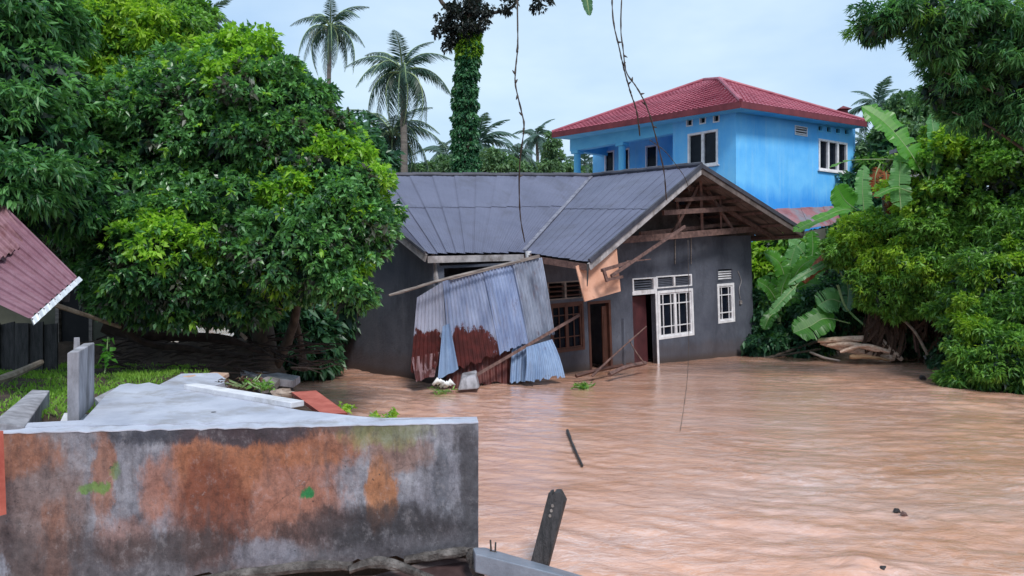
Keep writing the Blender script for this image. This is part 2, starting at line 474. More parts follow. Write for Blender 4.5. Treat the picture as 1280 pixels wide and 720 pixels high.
def blue_wall_mat():
    m = NT("blue_wall_paint")
    v = m.coord()
    n = m.noise(v, 0.55, 7, 0.6)
    c = m.ramp(n, [(0.3, (0.070, 0.390, 0.84)), (0.7, (0.190, 0.570, 0.92))])
    # deeper repainted band along the foot of the upper storey, ragged upper edge
    z = m.xyz(v)[2]
    edge = m.math('ADD', z, m.math('MULTIPLY', m.noise(m.coord((1, 1, 0.4)), 0.9, 6, 0.6), -1.6))
    c = m.mix(m.math('MULTIPLY', m.ramp(m.math('MULTIPLY', m.math('SUBTRACT', edge, 4.75), 1.6, True), [(0.0, 1.0), (1.0, 0.0)]), 0.9), c, (0.022, 0.270, 0.76))
    streak = m.noise(m.coord((3, 3, 0.25)), 1.4, 7, 0.7)
    c = m.mix(m.math('MULTIPLY', m.ramp(streak, [(0.50, 0.0), (0.72, 1.0)]), 0.40), c, (0.28, 0.56, 0.78))
    mould = m.noise(m.coord((2.2, 2.2, 0.5), loc=(5, 5, 5)), 1.1, 9, 0.74)
    c = m.mix(m.math('MULTIPLY', m.ramp(mould, [(0.57, 0.0), (0.74, 1.0)]), 0.20), c, (0.03, 0.20, 0.46))
    m.set(Base_Color=c, Roughness=0.85)
    m.bump(m.noise(v, 12, 5), 0.2, 0.02)
    return m.mat
BLUE_WALL = blue_wall_mat()

def tile_mat():
    m = NT("red_tile_paint")
    v = m.coord()
    n = m.noise(v, 1.3, 8, 0.7)
    c = m.ramp(n, [(0.3, (0.24, 0.034, 0.064)), (0.7, (0.42, 0.110, 0.150))])
    c = m.mix(m.ramp(m.noise(m.coord((1, 1, 1), loc=(4, 1, 2)), 4, 8, 0.7), [(0.55, 0.0), (0.8, 0.8)]), c, (0.16, 0.030, 0.045))
    m.set(Base_Color=c, Roughness=0.5)
    return m.mat
RED_TILE = tile_mat()
RED_DARK = surface("red_fascia", (0.10, 0.012, 0.022), (0.17, 0.028, 0.038), 2, 0.7, 0.2, 20)

def tin_mat(name, base1, base2, rust_c=None, rust_amt=1.0, ruststops=(0.5, 0.62)):
    """galvanised sheet, dulled, with rust that has its own ragged patches"""
    m = NT(name)
    v = m.coord()
    n = m.noise(m.coord((2.2, 2.2, 0.7)), 1.6, 8, 0.65)
    c = m.ramp(n, [(0.28, base1), (0.72, base2)])
    rustc = m.ramp(m.noise(v, 6, 6), [(0.3, (0.045, 0.012, 0.012)), (0.7, (0.125, 0.026, 0.024))])
    fine = m.noise(m.coord((2.5, 2.5, 1.2), loc=(2, 7, 3)), 2.2, 9, 0.72)
    if rust_c is not None:
        k = m.blob(v, rust_c[0], rust_c[1], fine, 0.9)
        k = m.math('ADD', k, m.math('MULTIPLY', m.math('SUBTRACT', m.noise(m.coord((1, 1, 1), loc=(4, 4, 4)), 11, 6, 0.8), 0.5), 1.1))
        k = m.ramp(k, [(0.42, 0.0), (0.60, 1.0)])
    else:
        k = m.ramp(fine, [(ruststops[0], 0.0), (ruststops[1], 1.0)])
    if rust_amt != 1.0: k = m.math('MULTIPLY', k, rust_amt)
    halo = m.noise(m.coord((5, 5, 0.5), loc=(6, 1, 2)), 1.5, 8, 0.74)
    c = m.mix(m.ramp(halo, [(0.52, 0.0), (0.70, 0.5)]), c, m.mix(0.6, c, (0.13, 0.065, 0.055)))
    c = m.mix(k, c, rustc)
    m.set(Base_Color=c, Roughness=0.55)
    m.bsdf.inputs["Metallic"].default_value = 0.15
    m.bump(m.noise(v, 25, 5), 0.15, 0.01)
    return m.mat

# ------------------------------------------------------------------ ground and water
def sstep(a, b, x):
    t = np.clip((x - a) / (b - a), 0, 1)
    return t * t * (3 - 2 * t)

_W = [(random.uniform(0.25, 2.2), random.uniform(0, 6.3), random.uniform(-1, 1), random.uniform(-1, 1)) for _ in range(14)]
def bumps(x, y):
    s = 0
    for f, ph, a, b in _W: s = s + np.sin(x * f * a * 2 + y * f * b * 2 + ph) / (1 + f)
    return s / 6

def land_z(x, y):
    """left bank with the garden, the soil bank under the big tree, the steep right bank; the rest lies under the flood"""
    z = np.full_like(x, -1.1)
    # left garden
    shore = np.where(y < 13.5, -1.0 - (y - 6.5) * 0.27, -2.9 - (y - 13.5) * 0.50)
    left = sstep(0.5, -2.6, x - shore) * sstep(5.95, 6.7, y)
    lz = 1.10 - 0.055 * (y - 7.5)
    lz = np.where(y > 15.5, lz - (y - 15.5) * 0.42, lz)
    z = np.maximum(z, -1.1 + left * (np.clip(lz, -0.9, 1.2) + 1.1))
    # soil bank
    m = np.exp(-((y - 14.6) / 1.1) ** 2) * sstep(-12.5, -10.0, x) * sstep(-3.8, -4.9, x)
    z = np.maximum(z, -1.0 + (2.15 + 0.25 * bumps(x * 2.2, y * 2.2)) * m)
    far_left = sstep(-6.5, -10.5, x) * sstep(17, 12, y) * sstep(5.95, 6.7, y)
    z = np.maximum(z, -1.1 + far_left * 1.75)
    # right bank
    edge = np.where(y < 17, 9.9 + (17 - y) * -0.02, 9.9 + (y - 17) * 0.36)
    r = sstep(-0.2, 3.2, x - edge)
    z = np.maximum(z, -1.1 + r * (4.6 + 0.4 * bumps(x, y)))
    r2 = sstep(6.0, 12.0, x) * sstep(22.5, 29, y)
    z = np.maximum(z, -1.1 + r2 * 2.6)
    far = sstep(30, 46, y)
    z = np.maximum(z, -1.1 + far * 1.6 * sstep(-18, -6, x + 0.0 * y))
    return z + 0.06 * bumps(x * 3.1, y * 2.7)

def grid_obj(name, xs, ys, zf, mats, kind, smooth=True):
    X, Y = np.meshgrid(xs, ys)
    Z = zf(X, Y)
    nx, ny = len(xs), len(ys)
    V = np.stack([X, Y, Z], -1).reshape(-1, 3)
    i = np.arange(nx - 1)[None, :] + np.arange(ny - 1)[:, None] * nx
    Q = np.stack([i, i + 1, i + nx + 1, i + nx], -1).reshape(-1, 4)
    return mesh_np(name, V, Q, mats, kind, smooth)

def mesh_np(name, V, Q, mats, kind, smooth):
    me = bpy.data.meshes.new(name)
    me.vertices.add(len(V)); me.vertices.foreach_set("co", V.reshape(-1).astype(np.float32))
    me.loops.add(Q.size); me.loops.foreach_set("vertex_index", Q.reshape(-1).astype(np.int32))
    me.polygons.add(len(Q))
    me.polygons.foreach_set("loop_start", np.arange(0, Q.size, 4, dtype=np.int32))
    me.polygons.foreach_set("loop_total", np.full(len(Q), 4, np.int32))
    me.polygons.foreach_set("use_smooth", np.full(len(Q), smooth))
    for m in (mats if isinstance(mats, list) else [mats]): me.materials.append(m)
    me.update(calc_edges=True)
    o = bpy.data.objects.new(name, me); COL.objects.link(o)
    if kind: o["kind"] = kind
    return o

xs = np.concatenate([np.linspace(-400, -30, 12)[:-1], np.linspace(-30, 30, 241), np.linspace(30, 400, 12)[1:]])
ys = np.concatenate([np.linspace(-60, 2, 8)[:-1], np.linspace(2, 34, 161), np.linspace(34, 700, 24)[1:]])
grid_obj("ground", xs, ys, land_z, SOIL, "structure")

def water_mat():
    m = NT("flood_water")
    big = m.noise(m.coord((0.20, 0.42, 1), (0, 0, R(-10))), 1.0, 7, 0.62, 1.2)
    c = m.ramp(big, [(0.30, (0.500, 0.238, 0.135)), (0.48, (0.620, 0.320, 0.205)), (0.68, (0.640, 0.380, 0.290))])
    sky_streak = m.noise(m.coord((0.45, 1.3, 1), (0, 0, R(-14))), 1.5, 9, 0.70, 2.2)
    c = m.mix(m.ramp(sky_streak, [(0.46, 0.0), (0.70, 0.50)]), c, (0.64, 0.440, 0.400))  # pale streaks: the sky's reflection is put into the water colour
    c = m.mix(m.ramp(sky_streak, [(0.30, 0.45), (0.48, 0.0)]), c, (0.430, 0.225, 0.155))
    # thin pale threads drawn out along the current
    wv = m.mix(0.55, m.coord((0.55, 1.25, 1), (0, 0, R(-12))), m.noise(m.coord((0.5, 0.8, 1)), 1.3, 6, 0.6, color=True), 'ADD')
    th = m.math('ABSOLUTE', m.math('SUBTRACT', m.noise(wv, 2.6, 9, 0.72, 0.8), 0.5))
    msk = m.ramp(m.noise(m.coord((0.35, 0.6, 1), loc=(3, 8, 0)), 1.1, 5, 0.6), [(0.42, 0.15), (0.60, 1.0)])
    c = m.mix(m.math('MULTIPLY', m.math('MULTIPLY', m.ramp(th, [(0.0, 1.0), (0.045, 0.0)]), msk), 0.45), c, (0.78, 0.64, 0.62))
    grain = m.noise(m.coord((1.0, 2.0, 1), (0, 0, R(-10))), 9, 6, 0.75)
    c = m.mix(m.ramp(grain, [(0.52, 0.0), (0.70, 0.30)]), c, (0.72, 0.54, 0.50))
    c = m.mix(m.ramp(grain, [(0.32, 0.30), (0.48, 0.0)]), c, (0.40, 0.215, 0.155))
    m.set(Base_Color=c, Roughness=0.16, Coat_Weight=0.7, Coat_Roughness=0.09, Coat_IOR=1.45)
    m.bsdf.inputs["Specular IOR Level"].default_value = 0.5
    a = m.noise(m.coord((0.9, 1.7, 1), (0, 0, R(-16))), 2.3, 8, 0.64, 1.6)
    b = m.noise(m.coord((1.3, 2.6, 1), (0, 0, R(20))), 6.0, 5, 0.6, 0.8)
    h = m.math('ADD', a, m.math('MULTIPLY', b, 0.30))
    boil = m.ramp(m.noise(m.coord((0.30, 0.55, 1), (0, 0, R(-18)), (7, 2, 0)), 1.0, 4, 0.55, 1.8), [(0.38, 0.45), (0.62, 1.0)])
    h = m.math('MULTIPLY', h, boil)
    m.bump(h, 0.45, 0.10)
    cb = m.n.new("ShaderNodeBump"); cb.inputs["Strength"].default_value = 0.14; cb.inputs["Distance"].default_value = 0.08
    m.l.new(m.math('ADD', m.noise(m.coord((0.9, 1.5, 1), (0, 0, R(-22))), 2.0, 9, 0.66, 1.4), m.math('MULTIPLY', b, 0.2)), cb.inputs["Height"])
    m.l.new(cb.outputs["Normal"], m.bsdf.inputs["Coat Normal"])
    return m.mat
WATER = water_mat()

def water_z(x, y):
    """running flood: short crests across the current, a bulge where it heaps over something sunk"""
    rs = np.random.default_rng(3)
    z = np.zeros_like(x)
    wx = x + 0.5 * np.sin(y * 0.35 + 1) + 0.25 * np.sin(x * 0.7 + y * 0.5)
    wy = y + 0.35 * np.sin(x * 0.45) + 0.2 * np.sin(x * 1.1 - y * 0.4 + 2)
    for i in range(40):
        lam = 0.14 * (1.085 ** i)
        th = rs.normal(math.pi / 2 - 0.2, 0.55)
        k = 2 * math.pi / lam
        z = z + lam * (0.0135 if lam < 0.5 else 0.0055) * rs.uniform(0.4, 1.0) * np.sin(k * (wx * math.cos(th) * 0.75 + wy * math.sin(th)) + rs.uniform(0, 6.3))
    z = z * (0.55 + 0.45 * np.sin(x * 0.55 + 0.7 * np.sin(y * 0.3)) * np.sin(y * 0.23 + 1.3)) * 0.8
    gx, gy = gp(1085, 712).x, gp(1085, 712).y
    r2 = ((x - gx) / 0.45) ** 2 + ((y - gy) / 0.28) ** 2
    z = z + 0.075 * np.exp(-r2) * (1 + 0.25 * np.sin(x * 15 + y * 6) * np.sin(y * 13))
    return z

# fine grid that widens with distance, then one coarse sheet to the horizon
d = 3.6 * (62 / 3.6) ** (np.linspace(0, 1, 620))
ang = np.linspace(-1.0, 1.0, 460)
DD, AA = np.meshgrid(d, ang, indexing='ij')
X = DD * AA; Y = DD
Z = water_z(X, Y)
Z = Z * (1 - sstep(45, 61, DD))
i = np.arange(459)[None, :] + np.arange(619)[:, None] * 460
Q = np.stack([i, i + 1, i + 461, i + 460], -1).reshape(-1, 4)
mesh_np("flood_water", np.stack([X, Y, Z], -1).reshape(-1, 3), Q, WATER, "structure", True)
grid_obj("water", np.linspace(-600, 600, 13), np.linspace(-100, 900, 11), lambda x, y: np.full_like(x, -0.16), WATER, "structure")

# ------------------------------------------------------------------ the collapsed grey house
RC = gp(943, 443)
TILT = R(2.7)
uh = Vector((math.cos(R(35)), math.sin(R(35)), 0)); nh = Vector((math.sin(R(35)), -math.cos(R(35)), 0))
ZZ = Vector((0, 0, 1))
ua = uh * math.cos(TILT) + ZZ * math.sin(TILT); wb = ZZ * math.cos(TILT) - uh * math.sin(TILT)
FW = Frame(RC, ua, wb, nh)                       # front wall
VB = -nh                                         # towards the back of the house

gh = thing("grey_house", "half collapsed grey plastered house with dark sheet roof, leaning into the flood", "house", (RC.x - 3, RC.y - 2, 0))

def wall_with_openings(mb, fr, a0, a1, b0, b1, ops, th):
    As = sorted({a0, a1, *[o[0] for o in ops], *[o[1] for o in ops]})
    Bs = sorted({b0, b1, *[o[2] for o in ops], *[o[3] for o in ops]})
    As = [x for x in As if a0 <= x <= a1]; Bs = [x for x in Bs if b0 <= x <= b1]
    for i in range(len(As) - 1):
        for j in range(len(Bs) - 1):
            ca, cb = (As[i] + As[i + 1]) / 2, (Bs[j] + Bs[j + 1]) / 2
            if any(o[0] < ca < o[1] and o[2] < cb < o[3] for o in ops): continue
            for c, fl in ((0, 0), (-th, 1)):
                q = [fr.pt(As[i], Bs[j], c), fr.pt(As[i + 1], Bs[j], c), fr.pt(As[i + 1], Bs[j + 1], c), fr.pt(As[i], Bs[j + 1], c)]
                mb.add(q, [(0, 1, 2, 3) if not fl else (3, 2, 1, 0)])
    for (x0, x1, y0, y1) in ops + [(a0, a1, b0, b1)]:
        c = [(x0, y0), (x1, y0), (x1, y1), (x0, y1)]
        for k in range(4):
            p, q = c[k], c[(k + 1) % 4]
            mb.add([fr.pt(*p, 0), fr.pt(*q, 0), fr.pt(*q, -th), fr.pt(*p, -th)], [(0, 1, 2, 3)])

r_door = FW.rect([(793, 470), (821, 470), (791, 369), (820, 367)])
r_door_t = FW.rect([(791, 365), (819, 363), (790, 348), (818, 346.5)])
r_win = FW.rect([(824, 424.5), (868, 419), (821, 364), (865.5, 360)])
r_win_t = FW.rect([(821, 361), (865, 357), (820, 346), (864.5, 342)])
r_small = FW.rect([(898, 404.5), (919, 402), (896, 355), (917, 353.5)])
r_small_t = FW.rect([(896, 352), (917, 350), (896, 336), (916, 334)])
r_left = FW.rect([(690, 442), (731, 437), (686, 380), (729, 376)])
r_left_t = FW.rect([(685, 376), (730, 372), (683, 353), (728, 350)])
r_ldoor = FW.rect([(738, 474), (766, 474), (734, 378), (763, 374)])
a_void = FW.ab(662, 400)[0]; a_end = FW.ab(545, 430)[0]
r_void = (a_end + 0.28, a_void, -1.3, FW.ab(600, 318)[1])
WTOP = FW.ab(943, 294)[1]
a_split = FW.ab(770, 400)[0]
WTOP2 = FW.ab(690, 326)[1]
r_void = (*r_void[:3], WTOP2 - 0.06)
mb = MB()
wall_with_openings(mb, FW, a_split, 0.0, -1.3, WTOP, [r_door, r_door_t, r_win, r_win_t, r_small, r_small_t], 0.16)
wall_with_openings(mb, FW, a_end, a_split, -1.3, WTOP2, [r_left, r_left_t, r_ldoor, r_void], 0.16)
mb.build("front_wall", PLASTER_GREY, gh)

def window(fr, r, mat, parent, name="window", bars=None, leaf=2, fw=0.07, depth=0.09, grid=None, proud=0.012):
    """frame, casements, glazing bars and panes set back in an opening"""
    a0, a1, b0, b1 = r
    m = MB()
    for q in ((a0, a0 + fw, b0, b1), (a1 - fw, a1, b0, b1), (a0 + fw, a1 - fw, b0, b0 + fw), (a0 + fw, a1 - fw, b1 - fw, b1)):
        m.fbox(fr, *q, -depth, proud)
    w = m.build(name, mat, parent)
    lw = (a1 - a0 - 2 * fw) / leaf
    for k in range(leaf):
        x0 = a0 + fw + k * lw; x1 = x0 + lw
        s = MB(); t = 0.045
        for q in ((x0, x0 + t, b0 + fw, b1 - fw), (x1 - t, x1, b0 + fw, b1 - fw), (x0 + t, x1 - t, b0 + fw, b0 + fw + t), (x0 + t, x1 - t, b1 - fw - t, b1 - fw)):
            s.fbox(fr, *q, -depth + 0.03, -0.012)
        if grid:
            xa, ya = grid
            for f in xa:
                x = lerp(x0 + t, x1 - t, f); s.fbox(fr, x - 0.013, x + 0.013, b0 + fw + t, b1 - fw - t, -depth + 0.045, -0.022)
            for f in ya:
                y = lerp(b0 + fw + t, b1 - fw - t, f); s.fbox(fr, x0 + t, x1 - t, y - 0.013, y + 0.013, -depth + 0.043, -0.020)
        s.build("casement", mat, w)
        g = MB(); g.fbox(fr, x0 + 0.01, x1 - 0.01, b0 + fw, b1 - fw, -depth + 0.016, -depth + 0.024)
        g.build("pane", GLASS, w)
    return w

def transom(fr, r, mat, parent, cols, slats, mat_slat):
    """a vent panel over a door or window: frame, mullions, pierced slats"""
    a0, a1, b0, b1 = r
    m = MB(); fw = 0.05
    for q in ((a0, a0 + fw, b0, b1), (a1 - fw, a1, b0, b1), (a0 + fw, a1 - fw, b0, b0 + fw * 0.6), (a0 + fw, a1 - fw, b1 - fw * 0.7, b1)):
        m.fbox(fr, *q, -0.11, 0.010)
    for k in range(1, cols):
        x = lerp(a0, a1, k / cols); m.fbox(fr, x - 0.03, x + 0.03, b0 + fw * 0.6, b1 - fw * 0.7, -0.11, 0.006)
    t = m.build("transom", mat, parent)
    for k in range(slats):
        y = lerp(b0 + 0.05, b1 - 0.05, (k + 0.5) / slats)
        s = MB()
        s.hexa([fr.pt(a0 + fw, y - 0.012, -0.10), fr.pt(a1 - fw, y - 0.012, -0.10), fr.pt(a1 - fw, y + 0.012, -0.10), fr.pt(a0 + fw, y + 0.012, -0.10),
                fr.pt(a0 + fw, y - 0.035, -0.03), fr.pt(a1 - fw, y - 0.035, -0.03), fr.pt(a1 - fw, y - 0.012, -0.03), fr.pt(a0 + fw, y - 0.012, -0.03)])
        s.build("slat", mat_slat, t)
    return t

window(FW, r_win, WHITE_PAINT, gh, leaf=2, grid=((0.22, 0.78), (0.2, 0.76)))["label"] = "white painted double window with grid bars"
transom(FW, r_win_t, WHITE_PAINT, gh, 2, 5, PLASTER_GREY)
window(FW, r_small, WHITE_PAINT, gh, leaf=1, grid=((0.2, 0.8), (0.2, 0.76)))["label"] = "small white painted window near the right corner"
transom(FW, r_small_t, PLASTER_GREY, gh, 1, 4, WHITE_PAINT)
transom(FW, r_door_t, WHITE_PAINT, gh, 1, 4, PLASTER_GREY)
window(FW, r_left, WOOD_BROWN, gh, leaf=2, grid=((0.5,), (0.25, 0.8)))["label"] = "brown wooden window beside the leaning tin sheets"
transom(FW, r_left_t, WOOD_GREY, gh, 2, 3, WOOD_BROWN)
# the open front door: white posts, dark leaf swung inwards
m = MB()
m.fbox(FW, r_door[1], r_door[1] + 0.07, -1.2, r_door_t[3], -0.12, 0.015)
m.fbox(FW, r_door[0] + 0.0, r_door[1], r_door[3], r_door_t[2], -0.12, 0.013)
m.build("door_frame", WHITE_PAINT, gh)
m = MB()
p0 = FW.pt(r_door[0] + 0.02, -1.2, -0.10); dx = (ua * 0.80 + VB * 0.22); th = nh * 0.04
m.hexa([p0, p0 + dx, p0 + dx + wb * (r_door[3] + 1.15), p0 + wb * (r_door[3] + 1.15), p0 - th, p0 + dx - th, p0 + dx + wb * (r_door[3] + 1.15) - th, p0 + wb * (r_door[3] + 1.15) - th])
dr = m.build("door", surface("door_maroon", (0.050, 0.014, 0.018), (0.095, 0.026, 0.030), 3, 0.6, 0.2, 20), gh)
# second door, brown, half torn from its opening
m = MB()
for q in ((r_ldoor[0], r_ldoor[0] + 0.07, -1.2, r_ldoor[3]), (r_ldoor[1] - 0.07, r_ldoor[1], -1.2, r_ldoor[3]), (r_ldoor[0] + 0.07, r_ldoor[1] - 0.07, r_ldoor[3] - 0.07, r_ldoor[3])):
    m.fbox(FW, *q, -0.12, 0.015)
m.build("door_frame", WOOD_BROWN, gh)
m = MB()
x0 = lerp(r_ldoor[0], r_ldoor[1], 0.48); p0 = FW.pt(r_ldoor[1] - 0.08, -1.2, -0.08); p1 = FW.pt(x0, -1.2, 0.10)
up = wb * (r_ldoor[3] + 1.05) + ua * 0.02
m.hexa([p0, p1, p1 + up, p0 + up, p0 + VB * 0.04, p1 + VB * 0.04, p1 + up + VB * 0.04, p0 + up + VB * 0.04])
dl = m.build("door", WOOD_BROWN, gh)
dl["label"] = "brown door hanging half open beside the broken window"
m = MB()
for f0, f1 in ((0.30, 0.58), (0.64, 0.94)):
    q = lambda u, v: lerp(p0, p1, u) + up * v + nh * 0.012
    m.hexa([q(.2, f0), q(.8, f0), q(.8, f1), q(.2, f1)] + [x - nh * 0.02 for x in (q(.2, f0), q(.8, f0), q(.8, f1), q(.2, f1))])
m.build("door_panel", WOOD_BROWN, dl)

# roof corners, each at its own distance (the whole roof has racked and sunk to the left)
pA = at(875, 208, 19.6); pF = at(735, 327, 16.6); pG = at(1003, 289, 22.2)
pB = at(740, 221, 23.2); pE = at(655, 315, 18.0); pD = at(534, 317, 16.1); pC = at(413, 221, 19.5)
pC0 = at(452, 221, 19.65)
back = VB * 7.0
pG2 = pG + VB * 7.4 + Vector((0, 0, -0.1))
pBack_r = pB + VB * 4.2 + Vector((1.3, 0, -2.1)); pBack_l = pC + VB * 4.2 + Vector((0, 0, -2.2))

# other walls
crn_t = FW.pt(a_end, FW.ab(545, 322)[1], 0)
crn_b = FW.pt(a_end, -1.3, 0)
lv = Vector((-0.64, 0.77, 0)).normalized()
lw_t = crn_t + lv * 6.2 + Vector((0, 0, 0.15)); lw_b = Vector((lw_t.x, lw_t.y, -1.3))
ridge_l = crn_t + lv * 3.3 + Vector((0, 0, 1.75))
MB().poly([crn_b, lw_b, lw_t, ridge_l, crn_t], Vector((0.14, 0.11, 0))).build("side_wall", PLASTER_GREY, gh)
rw_t, rw_b = FW.pt(0, WTOP, -0.17), FW.pt(0, -1.3, -0.17)
MB().poly([rw_b, rw_b + VB * 6.6, rw_t + VB * 6.6, rw_t], uh * -0.14).build("side_wall", PLASTER_GREY, gh)
MB().poly([rw_b + VB * 6.62, lw_b, lw_t, rw_t + VB * 6.62], VB * 0.14).build("back_wall", PLASTER_GREY, gh)
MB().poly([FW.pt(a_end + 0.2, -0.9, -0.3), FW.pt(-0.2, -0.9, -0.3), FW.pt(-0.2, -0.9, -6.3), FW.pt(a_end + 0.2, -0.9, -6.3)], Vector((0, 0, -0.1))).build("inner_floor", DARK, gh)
am = FW.ab(772, 400)[0]
MB().fbox(FW, am - 0.06, am + 0.06, -1.2, WTOP - 0.3, -6.0, -0.20).build("inner_wall", PLASTER_GREY, gh)
MB().fbox(FW, a_end + 0.2, -0.2, -1.2, WTOP - 0.4, -3.1, -3.0).build("inner_wall", PLASTER_GREY, gh)

def roof_slope(name, tl, tr, br, bl, n, mat, parent, amp=0.011, th=0.006, waves=5, rows=5, sag=0.0, jag=0.03, flip=False):
    """sheets laid edge over edge from ridge to eave, every sheet a piece of its own"""
    nrm = (tr - tl).cross(bl - tl).normalized()
    if nrm.z < 0: nrm = -nrm
    for k in range(n):
        u0, u1 = k / n, (k + 1) / n + 0.012
        m = MB(); cols = waves * 2; lp = (0.013 if flip else 0.026) + random.uniform(0, 0.008)
        lift = 0.0; ext = random.uniform(0, jag)
        vs = []
        for j in range(rows + 1):
            for i in range(cols + 1):
                u = lerp(u0, u1, i / cols); v = j / rows
                v2 = v * (1 + ext / max((bl - tl).length, 1)) if j == rows else v
                p = lerp(lerp(tl, tr, u), lerp(bl, br, u), v2)
                p = p + nrm * (lp * ((i / cols) if flip else (1 - i / cols)) + amp * (1 if i % 2 else -1)) - Vector((0, 0, 1)) * sag * math.sin(math.pi * v) * math.sin(math.pi * u)
                vs.append(p)
        nn = len(vs)
        w = cols + 1
        fs = [(j * w + i, j * w + i + 1, (j + 1) * w + i + 1, (j + 1) * w + i) for j in range(rows) for i in range(cols)]
        m.add(vs, fs)
        m.build(name, mat, parent)

def two_courses(tl, tr, br, bl, n, f, amp, flip=False):
    ml, mr = lerp(tl, bl, f), lerp(tr, br, f); up = Vector((0, -0.006, 0.014))
    roof_slope("roof_sheet", ml, mr, br, bl, n, ROOF_GREY, gh, amp=amp, jag=0.05, flip=flip)
    roof_slope("roof_sheet", tl + up * 0.3, tr + up * 0.3, lerp(tr, br, f + 0.025) + up, lerp(tl, bl, f + 0.025) + up, n, ROOF_GREY, gh, amp=amp, jag=0.012, flip=flip)
two_courses(pC0, pB, pE, pD, 11, 0.44, 0.004)
two_courses(pB, pA, pF, pE, 11, 0.47, 0.004, True)
roof_slope("roof_sheet", pA, lerp(pA, pB, 0.9), pG2, pG, 8, ROOF_GREY, gh)
roof_slope("roof_sheet", pB, pC0, pBack_l, pBack_r, 8, ROOF_GREY, gh)
roof_slope("roof_sheet", pC, pC0 + Vector((0.02, 0, -0.01)), pD + Vector((0.02, 0, -0.012)), pD, 1, ROOF_GREY, gh)
roof_slope("roof_sheet", lerp(pA, pB, 0.9), pB, pBack_r, pG2, 4, ROOF_GREY, gh)
# lining boards under the slopes
def lining(tl, tr, br, bl, n, drop=0.10):
    for k in range(n):
        u0, u1 = k / n + 0.004, (k + 1) / n - 0.004
        q = [lerp(tl, tr, u0), lerp(tl, tr, u1), lerp(bl, br, u1), lerp(bl, br, u0)]
        q = [p - Vector((0, 0, drop + 0.006 * (k % 2))) for p in q]
        MB().poly(q, (0, 0, -0.012)).build("lining_board", ROOF_UNDER, gh)
lining(lerp(pA, pG, 0.02), lerp(pA, pB, 0.35) + (pG - pA) * 0.02, lerp(pG, pG2, 0.42), pG, 6)
lining(lerp(pA, pF, 0.03), lerp(pA, pB, 0.5) + (pF - pA) * 0.03, lerp(pF, pE, 0.6), pF, 5)
# ridge caps, valley gutter
def cap(p, q, n, w=0.14):
    for k in range(n):
        a, b = lerp(p, q, k / n), lerp(p, q, (k + 1) / n + 0.01)
        s = (b - a).cross(ZZ).normalized() * w
        up = Vector((0, 0, 0.055 + 0.012 * (k % 2))); dn = Vector((0, 0, -0.055))
        MB().tube([a + ZZ * (0.045 + 0.012 * (k % 2)), b + ZZ * (0.045 + 0.012 * (k % 2))], 0.075, 8).build("ridge_cap", RIDGE, gh)
cap(pC, pB + (pB - pC) * 0.01, 11)
cap(pB, pA, 9)
m = MB(); s = (pE - pB).cross(ZZ).normalized() * 0.055; l = Vector((0, 0, 0.035))
m.hexa([pB - s + l, pB + s + l, pB + s + l * 1.6, pB - s + l * 1.6, pE - s + l, pE + s + l, pE + s + l * 1.6, pE - s + l * 1.6])
m.build("valley_gutter", surface("valley_zinc", (0.085, 0.085, 0.12), (0.23, 0.23, 0.28), 7, 0.6, 0.2, 20), gh)
# fascia and barge boards
def board(name, p, q, h, t, mat, drop=0.0, out=(0, 0, 0)):
    o = Vector(out) - Vector((0, 0, drop))
    m = MB(); m.beam(Vector(p) + o, Vector(q) + o, t, h); return m.build(name, mat, gh)
board("fascia_board", pD, pE, 0.15, 0.03, FASCIA, 0.13, nh * 0.02)
board("barge_board", pC, pD, 0.17, 0.03, FASCIA, 0.10, uh * -0.03)
board("barge_board", pA, pF, 0.17, 0.035, FASCIA, 0.12, nh * 0.03)
board("barge_board", pA, pG, 0.14, 0.035, ROOF_UNDER, 0.12, nh * 0.03)
board("edge_trim", pA + Vector((0, 0, .03)), pF + Vector((0, 0, .03)), 0.11, 0.06, RIDGE, 0.02, nh * 0.05)
board("edge_trim", pA + Vector((0, 0, .03)), pG + Vector((0, 0, .03)), 0.11, 0.06, RIDGE, 0.02, nh * 0.05)
board("fascia_board", pE, pF, 0.15, 0.03, WOOD_RED, 0.13, uh * -0.02)
board("fascia_board", pG, pG2, 0.18, 0.03, WOOD_GREY, 0.12, uh * 0.02)
board("edge_trim", pC + Vector((0, 0, .02)), pD + Vector((0, 0, .02)), 0.06, 0.06, RIDGE, 0.0, uh * -0.05)
# bared truss in the gable
def tb(a, b, w=0.07, h=0.13, mat=WOOD_RED, name="truss_beam"):
    MB().beam(at(*a), at(*b), w, h).build(name, mat, gh)
tb((768, 301, 18.3), (958, 285, 22.6), 0.09, 0.17)
tb((800, 292, 19.5), (950, 276, 22.9), 0.07, 0.10)
tb((829, 266, 19.3), (930, 260, 21.6), 0.07, 0.13)
tb((843, 250, 19.7), (915, 246, 21.2), 0.06, 0.10)
tb((876, 222, 20.3), (878, 292, 20.9), 0.07, 0.09)
tb((873, 232, 20.5), (842, 290, 20.2), 0.06, 0.08)
tb((880, 232, 20.5), (916, 287, 21.5), 0.06, 0.08)
tb((846, 246, 20.1), (851, 294, 20.4), 0.05, 0.07)
tb((900, 243, 21.0), (902, 290, 21.4), 0.05, 0.07)
for k, f in enumerate((0.18, 0.38, 0.58, 0.78, 0.97)):
    p = lerp(pA, pG, f) - Vector((0, 0, 0.20)); MB().beam(p, p + VB * 3.0, 0.05, 0.07).build("purlin", WOOD_RED, gh)
for k, f in enumerate((0.25, 0.5, 0.75)):
    p = lerp(pA, pF, f) - Vector((0, 0, 0.20)); MB().beam(p, p + VB * 2.2, 0.05, 0.07).build("purlin", WOOD_RED, gh)
q = lerp(pA, pG, 0.02) + VB * 0.75 - Vector((0, 0, 0.3)); q2 = lerp(pA, pG, 0.93) + VB * 0.75 - Vector((0, 0, 0.3))
